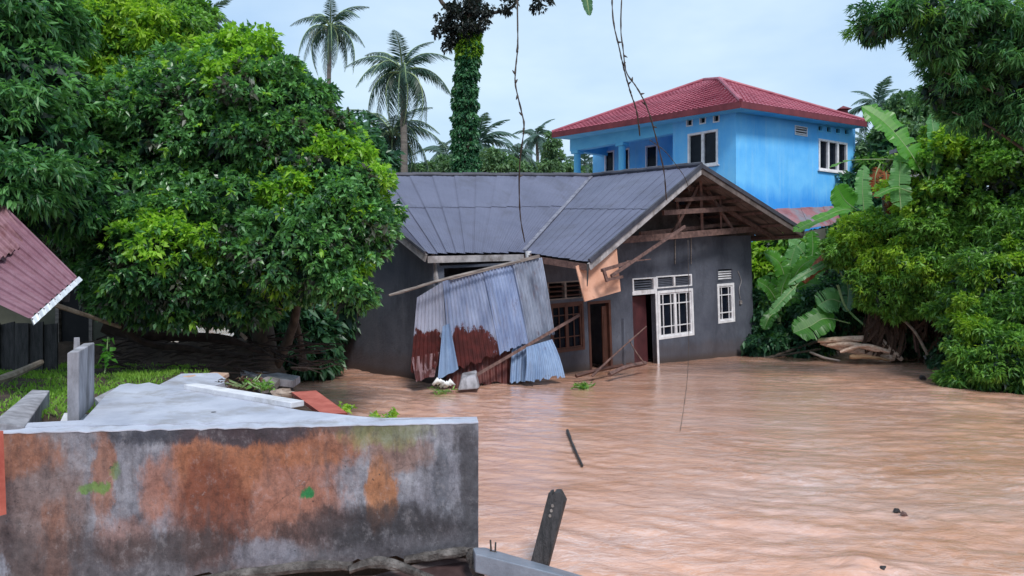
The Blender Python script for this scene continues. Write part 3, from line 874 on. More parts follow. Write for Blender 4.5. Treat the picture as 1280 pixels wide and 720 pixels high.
MB().beam(q, q2, 0.06, 0.12).build("rafter", WOOD_RED, gh)
q = lerp(pA, pF, 0.02) + VB * 0.75 - Vector((0, 0, 0.3)); q2 = lerp(pA, pF, 0.85) + VB * 0.75 - Vector((0, 0, 0.3))
MB().beam(q, q2, 0.06, 0.12).build("rafter", WOOD_RED, gh)
# gable back: dark loft closed off behind the truss
g0, g1, g2 = lerp(pA, pF, 0.93), lerp(pA, pG, 0.93), lerp(pA, pG, 0.0)
sh = VB * 2.2 - Vector((0, 0, 0.22))
MB().poly([g0 + sh, g1 + sh, g2 + sh], VB * 0.05).build("loft_partition", ROOF_UNDER, gh)
# corner post, rotten eave boards, pale streak pipes on the wall
MB().beam(at(541, 318, 16.45), at(546, 352, 16.4), 0.07, 0.07).build("corner_post", FASCIA, gh)
for px in (843, 863):
    a, b = FW.ab(px, 330), FW.ab(px, 297)
    MB().tube([FW.pt(a[0], a[1], 0.03), FW.pt(b[0], b[1], 0.03)], 0.014, 6).build("conduit", WOOD_GREY, gh)
a = FW.ab(925, 378); m = MB(); m.fbox(FW, a[0] - 0.045, a[0] + 0.045, a[1] - 0.05, a[1] + 0.06, 0.003, 0.05)
m.build("meter_box", FASCIA, gh, bevel=0.008)
c = curve([FW.pt(a[0] + 0.0, a[1] + 0.1, 0.02), FW.pt(a[0] - 0.06, a[1] + 0.4, 0.03), FW.pt(a[0] + 0.05, a[1] + 0.65, 0.03), FW.pt(a[0] - 0.08, a[1] + 0.95, 0.02)], 12)
MB().tube(c, 0.010, 5).build("cable", FASCIA, gh)
MB().tube([pE + nh * 0.1 + Vector((0.04, 0, 0.02)), pE + nh * 0.1 + Vector((0.05, 0, -0.14))], [0.085, 0.07], 10).build("gutter_outlet", WHITE_PAINT, gh)

# ------------------------------------------------------------------ tin sheets, boards and timber against the house
def sheet(m, TL, TR, BR, BL, waves, rows=4, amp=0.021, bend=0.0, rag=0.0):
    TL, TR, BR, BL = [at(*p) for p in (TL, TR, BR, BL)]
    nrm = (TR - TL).cross(BL - TL).normalized()
    if nrm.y > 0: nrm = -nrm
    n = waves * 6; vs = []
    rg = [random.uniform(-rag, rag) for _ in range(n // 3 + 2)]
    for j in range(rows + 1):
        for i in range(n + 1):
            u, v = i / n, j / rows
            if j == rows and rag: v += lerp(rg[i // 3], rg[i // 3 + 1], (i % 3) / 3)
            p = lerp(lerp(TL, TR, u), lerp(BL, BR, u), v) + nrm * (amp * math.cos(2 * math.pi * i / 6) + bend * math.sin(math.pi * v) + 0.5 * bend * math.sin(math.pi * u * 1.3))
            vs.append(p)
    w = n + 1
    fs = [(j * w + i, j * w + i + 1, (j + 1) * w + i + 1, (j + 1) * w + i) for j in range(rows) for i in range(n)]
    b = len(vs)
    bk = [p - nrm * 0.004 for p in vs]
    return m.add(vs + bk, fs + [tuple(k + b for k in reversed(f)) for f in fs])

tw_o = gp(590, 478)
tw = thing("tin_wall", "patched wall of corrugated tin sheets, pale above and rusted below, leaning on the house front", "tin wall", tw_o)
TIN1 = (0.14, 0.18, 0.30); TIN2 = (0.36, 0.41, 0.56)
c1 = at(528, 446, 15.9) - tw_o; c2 = at(583, 443, 16.3) - tw_o
T_A = tin_mat("tin_left", (0.21, 0.23, 0.31), (0.42, 0.43, 0.53), (c1, (0.9, 1.6, 0.72)))
T_B = tin_mat("tin_middle", TIN1, TIN2, (c2, (0.95, 1.6, 0.74)))
T_C = tin_mat("tin_right", (0.13, 0.18, 0.33), (0.35, 0.42, 0.60), None, 0.6, (0.58, 0.70))
T_D = tin_mat("tin_dull", (0.07, 0.085, 0.13), (0.30, 0.34, 0.44), None, 0.6, (0.54, 0.68))
T_BLUE = tin_mat("tin_blue", (0.12, 0.19, 0.33), (0.27, 0.37, 0.54), None, 0.6, (0.62, 0.70))
T_RUST = tin_mat("tin_rust", (0.09, 0.022, 0.020), (0.16, 0.05, 0.04), None, 1.0, (0.42, 0.55))
T_PINK = tin_mat("tin_pink", (0.20, 0.12, 0.13), (0.34, 0.22, 0.24), None, 0.9, (0.46, 0.56))
sheet(MB(), (521, 372, 15.95), (557, 350, 16.2), (563, 456, 15.9), (513, 466, 15.7), 9, rag=0.03).build("tin_sheet", T_A, tw)
sheet(MB(), (553, 352, 16.15), (608, 335.5, 16.65), (634, 438, 16.45), (562, 465, 15.92), 14, bend=0.03, rag=0.03).build("tin_sheet", T_B, tw)
sheet(MB(), (603, 337, 16.6), (644, 325, 17.1), (664, 427, 16.8), (624, 443, 16.35), 10, bend=0.02, rag=0.02).build("tin_sheet", T_C, tw)
sheet(MB(), (639, 326, 17.0), (677, 322, 17.5), (693, 417, 17.2), (660, 429, 16.75), 9, bend=0.02, rag=0.02).build("tin_sheet", T_D, tw)
sheet(MB(), (553, 408, 15.85), (562, 404, 15.9), (573, 462, 15.75), (547, 474, 15.6), 2, rag=0.02).build("tin_sheet", T_BLUE, tw)
sheet(MB(), (514, 447, 15.75), (549, 440, 15.9), (543, 470, 15.8), (520, 477, 15.65), 4, rag=0.05).build("tin_sheet", T_PINK, tw)
sheet(MB(), (600, 438, 16.5), (641, 425, 16.9), (640, 478, 16.7), (604, 482, 16.3), 5, rag=0.08).build("tin_sheet", T_RUST, tw)
sheet(MB(), (560, 455, 16.1), (602, 440, 16.5), (606, 482, 16.3), (556, 484, 15.95), 5, rag=0.10).build("tin_sheet", T_RUST, tw)
sheet(MB(), (640, 427, 16.7), (658, 425, 16.85), (656, 477, 16.5), (637, 478, 16.35), 3, rag=0.03).build("tin_sheet", T_BLUE, tw)
MB().beam(at(562, 348, 16.15), at(674, 320, 17.4), 0.05, 0.07).build("batten", WOOD_GREY, tw)

o = sheet(MB(), (657, 434, 16.5), (690, 424, 16.95), (706, 470, 16.6), (655, 478, 16.2), 9, bend=0.05, rag=0.05).build("tin_sheet", T_BLUE, origin=gp(680, 478))
tag(o, "crumpled bluish tin sheet standing in the water at the right foot of the tin wall", "tin sheet")
o = MB().tube(curve([at(486, 369, 15.2), at(512, 362, 15.5), at(560, 348, 15.9), at(650, 326, 16.9)], 10), [0.022, 0.03, 0.034, 0.034, 0.034, 0.032, 0.032, 0.03, 0.03, 0.028, 0.025], 7, wob=0.15).build("pole", WOOD_GREY, origin=at(486, 369, 15.2))
tag(o, "grey wooden pole sticking out left along the top edge of the tin wall", "pole")
o = MB().beam(at(583, 476, 15.7), at(724, 394, 17.5), 0.045, 0.065, roll=0.3).build("timber", WOOD_RED, origin=at(583, 476, 15.7))
tag(o, "long reddish timber slanting up from the water in front of the tin wall", "timber")
o = MB().hexa([at(577, 473, 15.5), at(594, 470, 15.6), at(598, 486, 15.5), at(572, 488, 15.4), at(577, 466, 15.9), at(596, 462, 16.0), at(600, 484, 15.9), at(574, 486, 15.8)]).build("concrete_lump", CONC_SIDE, origin=gp(585, 482), bevel=0.03)
tag(o, "grey concrete lump in the water below the rusted tin", "rubble")
# peach board hanging from the eave
pq = [at(720, 333, 16.7), at(771, 311, 17.3), at(776, 364, 17.2), at(731, 377, 16.6)]
o = MB().poly(pq, nh * -0.03).build("hanging_board", ORANGE_PANEL, origin=pq[0])
tag(o, "peach coloured board hanging askew from the sunken left eave", "board")
o = MB().beam(at(735, 330, 16.5), at(734, 358, 16.45), 0.05, 0.03, w2=0.015, h2=0.02).build("splinter", WOOD_DARK, origin=at(735, 330, 16.5))
tag(o, "dark splinter of wood hanging over the left side of the peach board", "splinter")
bt = thing("broken_truss", "broken reddish roof truss dangling in front of the grey wall and peach board", "truss", at(760, 340, 16.6))
MB().beam(at(764, 345, 16.7), at(856, 283, 19.2), 0.05, 0.07, roll=0.2).build("chord", WOOD_RED, bt)
MB().beam(at(752, 338, 16.5), at(790, 327, 17.4), 0.05, 0.07).build("strut", WOOD_RED, bt)
MB().beam(at(754, 336, 16.5), at(759, 352, 16.55), 0.06, 0.06).build("strut", WOOD_RED, bt)
MB().beam(at(757, 350, 16.55), at(778, 346, 17.0), 0.05, 0.06).build("strut", WOOD_RED, bt)
MB().beam(at(783, 327, 17.3), at(813, 324, 17.7), 0.04, 0.05, w2=0.02, h2=0.02).build("strut", WOOD_RED, bt)

def stick(name, label, cat, pts, r0, r1, mat, group=None, n=7, wob=0.12, steps=8):
    c = curve(pts, steps)
    o = MB().tube(c, [lerp(r0, r1, i / steps) for i in range(steps + 1)], n, wob=wob).build(name, mat, origin=c[0])
    return tag(o, label, cat, group)
stick("branch", "forked thin branch leaning in front of the open doorway, left one", "branch", [at(740, 470, 17.0), at(772, 440, 17.4), at(808, 408, 18.2)], 0.028, 0.014, WOOD_RED)
stick("branch", "short branch leaning right to left at the foot of the doorway", "branch", [at(806, 455, 17.6), at(795, 440, 17.6), at(786, 424, 17.9)], 0.022, 0.012, WOOD_RED)
stick("plank", "pale reddish plank lying in the water before the doorway", "plank", [at(762, 468, 16.9), at(782, 459, 17.4), at(807, 454, 18.2)], 0.06, 0.05, WOOD_RED, n=4)
stick("plank", "dark plank lying in the water under the brown door", "plank", [at(720, 470, 16.8), at(750, 462, 17.2), at(790, 455, 18.2)], 0.05, 0.04, WOOD_BROWN, n=4)
stick("post", "grey post standing upright between the two doorways", "post", [at(780, 462, 17.9), at(779.5, 430, 17.95), at(779, 398, 18.0)], 0.05, 0.05, PLASTER_GREY, n=4, wob=0.03)
pl = [gp(545, 481), gp(552, 478), gp(560, 483), gp(548, 486)]
m = MB(); 
for k in range(5):
    c = at(547 + k * 4, 481 + random.uniform(-2, 2), 15.4 + 0.04 * k); r = random.uniform(0.05, 0.10)
    m.tube([c - Vector((r, 0, 0.03)), c + Vector((0, 0, r * 0.7)), c + Vector((r, 0.03, 0))], [0.03, r * 0.7, 0.02], 6, wob=0.4)
tag(m.build("plastic_bag", FOAM_WHITE, origin=gp(552, 482), smooth=True), "white plastic bag floating at the foot of the rusted tin", "bag")

# ------------------------------------------------------------------ the blue house behind
bl = Vector((-0.656, 0.755, 0)).normalized(); br = Vector((0.839, 0.545, 0)).normalized()
nl = Vector((-bl.y, bl.x, 0)); nl = nl if nl.y < 0 else -nl
nr = Vector((br.y, -br.x, 0)); nr = nr if nr.y < 0 else -nr
K = at(920, HZ, 29.2); K.z = 0.0
bh = thing("blue_house", "two storey bright blue house with red hipped roof and open balcony behind the grey house", "house", K)
FL = Frame(K, bl, ZZ, nl); FR = Frame(K, br, ZZ, nr)
TOPZ = 9.05
aL_end = FL.ab(712, 190)[0]; aBal = FL.ab(841, 190)[0]; aR_end = FR.ab(1069, 200)[0]
rL1 = FL.rect([(860, 208.5), (898, 207), (860, 166), (897.5, 163)])
vents_l = [FL.rect([(x - 3.2, y + 4), (x + 3.2, y + 4), (x - 3.2, y - 4), (x + 3.2, y - 4)]) for x, y in ((862, 153), (878.5, 150), (895.5, 148))]
rR1 = FR.rect([(1023, 213), (1058.5, 216), (1023, 174), (1058.5, 178)])
rRv = FR.rect([(994, 168), (1008, 169), (994, 158), (1008, 160)])
vents_r = [FR.rect([(x - 2.6, y + 3.2), (x + 2.6, y + 3.2), (x - 2.6, y - 3.2), (x + 2.6, y - 3.2)]) for x, y in ((1025, 160.5), (1035.5, 162), (1047, 163.5), (1058, 165))]
m = MB()
wall_with_openings(m, FL, 0.0, aBal, 0.0, TOPZ, [rL1] + vents_l, 0.18)
wall_with_openings(m, FR, 0.0, aR_end, 0.0, TOPZ, [rR1, rRv] + vents_r, 0.18)
m.build("wall", BLUE_WALL, bh)
m = MB()
for fr, vs in ((FL, vents_l), (FR, vents_r)):
    for r in vs:
        m2 = MB(); t = 0.035
        a0, a1, b0, b1 = r
        for q in ((a0 - t, a0 + t * .4, b0 - t, b1 + t), (a1 - t * .4, a1 + t, b0 - t, b1 + t), (a0 + t * .4, a1 - t * .4, b0 - t, b0 + t * .4), (a0 + t * .4, a1 - t * .4, b1 - t * .4, b1 + t)):
            m2.fbox(fr, *q, -0.10, 0.02)
        v = m2.build("vent", WHITE_PAINT if fr is FL else BLUE_TRIM, bh)
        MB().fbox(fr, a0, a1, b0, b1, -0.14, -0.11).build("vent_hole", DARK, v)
def big_window(fr, r, n, parent):
    a0, a1, b0, b1 = r; fw = 0.09
    m = MB()
    for q in ((a0, a0 + fw, b0, b1), (a1 - fw, a1, b0, b1), (a0 + fw, a1 - fw, b0, b0 + fw), (a0 + fw, a1 - fw, b1 - fw, b1)):
        m.fbox(fr, *q, -0.12, 0.035)
    for k in range(1, n):
        x = lerp(a0, a1, k / n); m.fbox(fr, x - 0.06, x + 0.06, b0 + fw, b1 - fw, -0.12, 0.03)
    m.fbox(fr, a0 - 0.06, a1 + 0.06, b0 - 0.06, b0 - 0.001, -0.02, 0.09)
    w = m.build("window", WHITE_PAINT, parent)
    for k in range(n):
        x0, x1 = lerp(a0 + fw * .6, a1 - fw * .6, k / n), lerp(a0 + fw * .6, a1 - fw * .6, (k + 1) / n)
        MB().fbox(fr, x0, x1, b0 + fw * .5, b1 - fw * .5, -0.075, -0.06).build("pane", GLASS, w)
big_window(FL, rL1, 2, bh)
big_window(FR, rR1, 3, bh)
m = MB()
a0, a1, b0, b1 = rRv; t = 0.04
for q in ((a0 - t, a0, b0 - t, b1 + t), (a1, a1 + t, b0 - t, b1 + t), (a0, a1, b0 - t, b0), (a0, a1, b1, b1 + t)): m.fbox(FR, *q, -0.1, 0.03)
lv_ = m.build("louvre", WHITE_PAINT, bh)
for k in range(3):
    y = lerp(b0, b1, (k + 0.5) / 3); MB().fbox(FR, a0, a1, y - 0.02, y + 0.02, -0.1, 0.0).build("slat", WHITE_PAINT, lv_)
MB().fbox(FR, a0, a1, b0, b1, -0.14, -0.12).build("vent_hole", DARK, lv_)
# balcony: recessed wall, columns, beam, floor
dep = 2.3
yB = FL.ab(760, 222)[1]; FLOOR = 5.55
FB = Frame(FL.pt(0, 0, -dep), bl, ZZ, nl)
aBend = FB.ab(741, 200)[0]
def brect(x0, x1, yb, yt): return FB.rect([(x0, yb), (x1, yb - 1), (x0, yt), (x1, yt - 1)])
rb = [brect(756, 768, 222, 189), brect(778, 787, 222, 186), brect(807, 822, 224, 182)]
rb = [(r[0], r[1], FLOOR + (0.0 if i == 2 else 0.9), r[3]) for i, r in enumerate(rb)]
m = MB()
wall_with_openings(m, FB, aBal, aBend, 0.0, TOPZ, rb, 0.15)
m.fbox(FL, aBal - 0.18, aBal, 0.0, TOPZ, -dep, -0.18)
m.build("balcony_wall", BLUE_WALL, bh)
for i, r in enumerate(rb):
    a0, a1, b0, b1 = r; fw = 0.07; m = MB()
    for q in ((a0, a0 + fw, b0, b1), (a1 - fw, a1, b0, b1), (a0 + fw, a1 - fw, b1 - fw, b1)): m.fbox(FB, *q, -0.1, 0.03)
    w = m.build("window" if i < 2 else "door_frame", WHITE_PAINT, bh)
    MB().fbox(FB, a0 + fw * .5, a1 - fw * .5, b0, b1 - fw * .5, -0.08, -0.06).build("pane" if i < 2 else "door", GLASS, w)
for px in (718, 774):
    a = FL.ab(px, 190)[0]
    m = MB(); m.tube([FL.pt(a, FLOOR, -0.2), FL.pt(a, 8.42, -0.2)], 0.165, 14)
    c = m.build("column", BLUE_TRIM, bh, smooth=False)
    MB().fbox(FL, a - 0.22, a + 0.22, 8.30, 8.44, -0.42, 0.02).build("capital", BLUE_TRIM, c)
MB().fbox(FL, aBal + 0.002, aL_end, 8.44, TOPZ, -0.38, -0.02).build("balcony_beam", BLUE_TRIM, bh)
MB().fbox(FL, aL_end - 0.36, aL_end + 0.002, 8.44, TOPZ, -dep - 2.0, -0.39).build("balcony_beam", BLUE_TRIM, bh)
MB().fbox(FL, aBal, aL_end, FLOOR - 0.2, FLOOR, -dep, 0.02).build("balcony_floor", BLUE_TRIM, bh)
MB().fbox(FL, aBal, aL_end, 0.0, FLOOR - 0.21, -0.2, 0.0).build("lower_wall", BLUE_WALL, bh)
MB().fbox(FL, aBal + 0.1, aL_end, FLOOR + 0.9, FLOOR + 0.97, -0.12, -0.05).build("balcony_rail", WHITE_PAINT, bh)
for k in range(14):
    a = lerp(aBal + 0.2, aL_end - 0.1, k / 13); MB().fbox(FL, a - 0.012, a + 0.012, FLOOR, FLOOR + 0.9, -0.10, -0.07).build("baluster", WHITE_PAINT, bh)
# back of the house and the roof
LL = aL_end + 0.1; RL = aR_end
Pk = lambda a, b, z: K + bl * a + br * b + ZZ * z
m = MB()
m.poly([Pk(LL - 1.5, 3.0, 0), Pk(LL - 1.5, RL, 0), Pk(LL - 1.5, RL, TOPZ), Pk(LL - 1.5, 3.0, TOPZ)], bl * -0.15)
m.poly([Pk(0.0, RL, 0), Pk(LL - 1.5, RL, 0), Pk(LL - 1.5, RL, TOPZ), Pk(0.0, RL, TOPZ)], br * -0.15)
m.build("back_wall", BLUE_WALL, bh)
e0 = at(926, 127, 28.3); eL = at(690, 166, 35.6); eR = at(1083, 152, 32.9)
eB = eL + (eR - e0)
top1 = at(899, 99.5, 32.6); top2 = at(880, 101, 34.4)
def tile_face(B0, B1, T0, T1, name="roof_tiles"):
    """pressed tile rows: each row lapped over the one below, a roll every 0.3 m"""
    n = (B1 - B0).cross(T0 - B0).normalized()
    if n.z < 0: n = -n
    x = (B1 - B0).normalized()
    rows = int((T0 - B0).length / 0.33)
    vs, fs = [], []
    for r in range(rows):
        l0, r0 = lerp(B0, T0, r / rows), lerp(B1, T1, r / rows)
        l1, r1 = lerp(B0, T0, (r + 1) / rows), lerp(B1, T1, (r + 1) / rows)
        L = (r0 - l0).length
        c = max(2, int(L / 0.08))
        b = len(vs)
        for i in range(c + 1):
            w = 0.016 * math.cos(2 * math.pi * (i * L / c + (l0 - B0).dot(x)) / 0.24)
            lo, hi = lerp(l0, r0, i / c), lerp(l1, r1, i / c)
            vs += [lo + n * (0.035 + w), hi + n * (0.0 + w), lo + n * (0.0)]
        for i in range(c):
            q = b + i * 3
            fs += [(q, q + 3, q + 4, q + 1), (q + 2, q + 5, q + 3, q)]
    m = MB(); m.add(vs, fs); return m.build(name, RED_TILE, bh, kind="stuff")
tile_face(eL, e0, top2, top1)
tile_face(e0, eR, top1, top1 + (top2 - top1) * 0.02)
tile_face(eR, eB, top1, top2)
tile_face(eB, eL, top2, top2 + (top1 - top2) * 0.02)
for p, q in ((e0, top1), (eL, top2), (eR, top1), (top1, top2), (eB, top2)):
    m = MB(); m.tube([lerp(p, q, 0) + ZZ * 0.04, q + ZZ * 0.05], 0.085, 8); m.build("hip_cap", RED_TILE, bh)
for p, q in ((eL, e0), (e0, eR), (eR, eB), (eB, eL)):
    m = MB(); m.beam(p - ZZ * 0.12, q - ZZ * 0.12, 0.05, 0.24); m.build("fascia_board", RED_DARK, bh)
m = MB(); dz = ZZ * -0.20
m.poly([e0 + dz, eR + dz, eB + dz, eL + dz], ZZ * -0.05); m.build("soffit", BLUE_TRIM, bh)
m = MB(); p = at(1054, 141, 33.2)
m.hexa([p + Vector(v) * 0.75 for v in ((-.22, -.2, -.3), (.22, -.2, -.3), (.22, .2, -.3), (-.22, .2, -.3), (-.2, -.18, .2), (.2, -.18, .2), (.2, .18, .2), (-.2, .18, .2))])
m.add([p + Vector(v) * 0.75 for v in ((-.38, -.35, .18), (.38, -.35, .18), (.38, .35, .18), (-.38, .35, .18), (0, 0, .42))], [(0, 1, 4), (1, 2, 4), (2, 3, 4), (3, 0, 4), (3, 2, 1, 0)])
m.build("roof_vent", RED_DARK, bh)
# lean-to roof at its foot
qa, qb, qc, qd = at(955, 262, 28.2), at(1042, 258, 31.2), at(1052, 279, 29.8), at(968, 292, 26.8)
lt = thing("lean_to", "low lean-to with worn red and grey sheet roof at the foot of the blue house", "lean-to", Vector((qd.x, qd.y, 0)))
LEAN = surface("lean_red", (0.16, 0.05, 0.06), (0.30, 0.13, 0.14), 2, 0.7, 0.3, 20, dirt=(0.17, 0.16, 0.19), dirt_at=(0.44, 0.58), dirt_scale=1.2)
for k in range(6):
    m = MB(); u0, u1 = k / 6, (k + 1) / 6 + 0.01
    sheet_pts = [lerp(qa, qb, u0), lerp(qa, qb, u1), lerp(qd, qc, u1), lerp(qd, qc, u0)]
    m.poly([p + ZZ * 0.02 * (k % 2) for p in sheet_pts], (0, 0, -0.015))
    m.build("roof_sheet", LEAN, lt)
MB().poly([Vector((p.x, p.y, z)) for p, z in ((qd, 0), (qc, 0), (qc, qc.z - .1), (qd, qd.z - .1))], nr * -0.12).build("wall", OLIVE_WALL, lt)

# ------------------------------------------------------------------ foreground ruin
ZT = 1.25
rw_l = at(-330, 547, 5.26); rw_r = at(598, 527, 5.88)
dirw = (rw_r - rw_l); dirw.z = 0; dirw.normalize()
nw = Vector((dirw.y, -dirw.x, 0))
ruin = thing("ruined_wall", "stained concrete retaining wall with orange and black patches in the left foreground", "wall", (rw_r.x, rw_r.y, 0.2))
def ruin_mat():
    m = NT("stained_concrete")
    v = m.coord()                                   # origin at the wall's right foot: x runs from -4 to 0, z from 0 to 1
    warp = m.noise(m.coord((1, 1, 0.35), loc=(5, 2, 8)), 3.6, 9, 0.74, color=True)
    vw = m.mix(0.38, v, m.mix(1.0, v, m.mix(1.0, warp, (0.5, 0.5, 0.5), 'SUBTRACT'), 'ADD'))
    wob = m.noise(m.coord((1, 1, 0.5)), 3.6, 10, 0.76)
    wob2 = m.noise(m.coord((1, 1, 0.35), loc=(3, 1, 5)), 6.0, 10, 0.72)
    c = m.ramp(m.noise(v, 1.9, 9, 0.66), [(0.28, (0.070, 0.072, 0.095)), (0.5, (0.175, 0.180, 0.215)), (0.72, (0.34, 0.345, 0.39))])
    c = m.mix(m.ramp(wob2, [(0.52, 0.0), (0.74, 0.45)]), c, (0.34, 0.34, 0.40))
    brown = (0.155, 0.085, 0.062); orange = (0.28, 0.105, 0.050); deep = (0.155, 0.045, 0.024); red = (0.30, 0.130, 0.088); black = (0.020, 0.019, 0.024)
    def patch(c, x, z, rx, rz, col, amt, w=wob, k=0.55):
        return m.mix(m.math('MULTIPLY', m.blob(vw, (x, 0, z), (rx, None, rz), w, k * 1.9, 0.26, 0.98), amt), c, col)
    c = patch(c, -3.35, 0.45, 0.55, 0.95, brown, 0.65)
    c = patch(c, -3.42, 0.90, 0.42, 0.22, orange, 0.65)
    c = patch(c, -3.10, 0.20, 0.16, 0.42, orange, 0.55, wob2)
    c = patch(c, -2.78, 0.72, 0.10, 0.55, (0.26, 0.105, 0.055), 0.75, wob2)
    c = patch(c, -2.42, 0.60, 0.16, 0.30, red, 0.75)
    c = patch(c, -2.62, 0.22, 0.30, 0.22, red, 0.6)
    c = patch(c, -1.75, 0.60, 0.78, 0.72, red, 0.95, wob, 0.45)
    c = patch(c, -1.95, 0.80, 0.42, 0.40, orange, 0.85, wob2)
    c = patch(c, -1.30, 0.92, 0.62, 0.20, orange, 0.85)
    c = patch(c, -1.98, 0.38, 0.30, 0.55, deep, 0.90, wob2, 0.6)
    c = patch(c, -1.35, 0.35, 0.42, 0.35, red, 0.6)
    c = patch(c, -0.76, 0.52, 0.14, 0.34, (0.36, 0.14, 0.045), 0.85, wob2)
    c = patch(c, -0.62, 0.80, 0.30, 0.16, (0.24, 0.11, 0.06), 0.6)
    z = m.xyz(v)[2]; x = m.xyz(v)[0]
    # damp black band that climbs from the foot, ragged along its top
    h = m.math('ADD', z, m.math('MULTIPLY', m.math('SUBTRACT', wob, 0.5), 0.9))
    h = m.math('ADD', h, m.math('MULTIPLY', m.math('SUBTRACT', wob2, 0.5), 0.5))
    c = m.mix(m.math('MULTIPLY', m.ramp(h, [(0.20, 1.0), (0.42, 0.0)]), 0.65), c, (0.055, 0.046, 0.050))
    c = patch(c, -0.85, 0.27, 0.85, 0.20, black, 0.80)
    c = patch(c, -2.35, 0.16, 0.75, 0.16, (0.035, 0.028, 0.030), 0.6)
    c = patch(c, -1.62, 0.08, 0.34, 0.16, (0.22, 0.23, 0.28), 0.7)
    c = patch(c, -3.55, 0.06, 0.14, 0.16, (0.30, 0.33, 0.40), 0.7)
    c = patch(c, -1.95, 1.02, 0.95, 0.13, (0.022, 0.026, 0.042), 0.9)
    c = patch(c, -0.95, 1.00, 0.5, 0.06, black, 0.6)
    c = patch(c, -0.07, 0.62, 0.13, 0.75, (0.040, 0.040, 0.048), 0.8, wob2, 0.4)
    c = patch(c, -3.64, 0.42, 0.10, 0.32, black, 0.8, wob2, 0.4)
    c = patch(c, -0.28, 0.62, 0.10, 0.36, (0.036, 0.045, 0.062), 0.5, wob2)
    c = m.mix(m.ramp(m.noise(m.coord((1, 1, 1), loc=(7, 3, 1)), 7, 9, 0.75), [(0.60, 0.0), (0.74, 0.55)]), c, (0.050, 0.044, 0.046))
    c = m.mix(m.ramp(m.noise(m.coord((1, 1, 1), loc=(1, 8, 1)), 9, 8, 0.7), [(0.64, 0.0), (0.76, 0.6)]), c, (0.50, 0.49, 0.52))
    # pits and hairline cracks
    vo = m.n.new("ShaderNodeTexVoronoi"); vo.feature = 'DISTANCE_TO_EDGE'
    m.l.new(m.mix(0.10, m.coord((1.1, 1.1, 0.8)), m.noise(v, 5, 6, 0.7, color=True), 'ADD'), vo.inputs["Vector"]); vo.inputs["Scale"].default_value = 2.4
    ck = m.math('MULTIPLY', m.ramp(vo.outputs["Distance"], [(0.0, 1.0), (0.012, 0.0)]), m.ramp(m.noise(v, 1.6, 4), [(0.48, 0.0), (0.60, 1.0)]))
    c = m.mix(m.math('MULTIPLY', ck, 0.40), c, (0.025, 0.022, 0.022))
    c = m.mix(m.ramp(m.noise(m.coord((1, 1, 1), loc=(2, 2, 9)), 24, 3, 0.6), [(0.68, 0.0), (0.74, 0.8)]), c, (0.03, 0.028, 0.03))
    c = m.mix(m.ramp(m.noise(m.coord((1, 1, 1), loc=(6, 2, 4)), 17, 6, 0.75), [(0.40, 0.5), (0.30 + 0.22, 0.0)]), c, m.mix(1.0, c, (0.45, 0.45, 0.47), 'MULTIPLY'))
    # moss
    c = patch(c, -2.86, 0.60, 0.15, 0.055, (0.10, 0.21, 0.040), 0.85, wob, 0.35)
    c = patch(c, -2.70, 0.74, 0.05, 0.09, (0.10, 0.20, 0.050), 0.6)
    c = patch(c, -1.32, 0.55, 0.055, 0.055, (0.012, 0.17, 0.048), 1.0, wob2, 0.2)
    c = patch(c, -0.72, 0.97, 0.40, 0.14, (0.20, 0.22, 0.08), 0.55)
    c = m.mix(m.ramp(m.noise(m.coord((1, 1, 0.12), loc=(9, 3, 0)), 16, 5, 0.6), [(0.50, 0.0), (0.72, 0.50)]), c, (0.050, 0.046, 0.052))
    mott = m.noise(m.coord((1, 1, 0.7), loc=(8, 8, 8)), 12, 8, 0.78)
    c = m.mix(m.ramp(mott, [(0.36, 0.55), (0.50, 0.0)]), c, m.mix(1.0, c, (0.35, 0.33, 0.36), 'MULTIPLY'))
    c = m.mix(m.ramp(mott, [(0.54, 0.0), (0.68, 0.45)]), c, m.mix(0.5, c, (0.45, 0.43, 0.46)))
    m.set(Base_Color=c, Roughness=0.72)
    hh = m.math('ADD', m.noise(v, 9, 9, 0.72), m.math('MULTIPLY', wob, 0.8))
    m.bump(hh, 0.55, 0.02)
    return m.mat
STAIN = ruin_mat()
# face of the wall as a slightly uneven slab
m = MB(); nx_, nz_ = 90, 16
Lw = (Vector((rw_r.x, rw_r.y, 0)) - Vector((rw_l.x, rw_l.y, 0))).length
vs = []
for j in range(nz_ + 1):
    for i in range(nx_ + 1):
        u, v = i / nx_, j / nz_
        zb = 0.225 - 0.22 * (1 - u) + 0.018 * math.sin(i * 1.3) + 0.012 * math.sin(i * 2.9)
        zt = lerp(rw_l.z, rw_r.z, u) - 0.006 * abs(math.sin(i * 0.9)) - 0.009 * max(0, math.sin(i * 2.3) * math.sin(i * 0.41 + 1))
        p = Vector((rw_l.x, rw_l.y, 0)) + dirw * Lw * u
        vs.append(Vector((p.x, p.y, lerp(zb, zt, v))) + nw * (0.006 * math.sin(i * 0.7 + j) + 0.005 * math.sin(j * 1.7 + i * 0.3)))
w = nx_ + 1
m.add(vs, [(j * w + i, j * w + i + 1, (j + 1) * w + i + 1, (j + 1) * w + i) for j in range(nz_) for i in range(nx_)])
edge = [j * w + nx_ for j in range(nz_ + 1)]
e2 = [vs[k] - nw * 0.13 for k in edge]
m.add([vs[k] for k in edge] + e2, [(j, j + nz_ + 1, j + nz_ + 2, j + 1) for j in range(nz_)])
bt_ = [vs[i] for i in range(w)]
m.add(bt_ + [p - nw * 0.13 for p in bt_], [(i, i + 1, i + w + 1, i + w) for i in range(nx_)])
m.build("wall_face", STAIN, ruin, smooth=True)
m = MB(); top = [vs[nz_ * w + i] for i in range(w)]
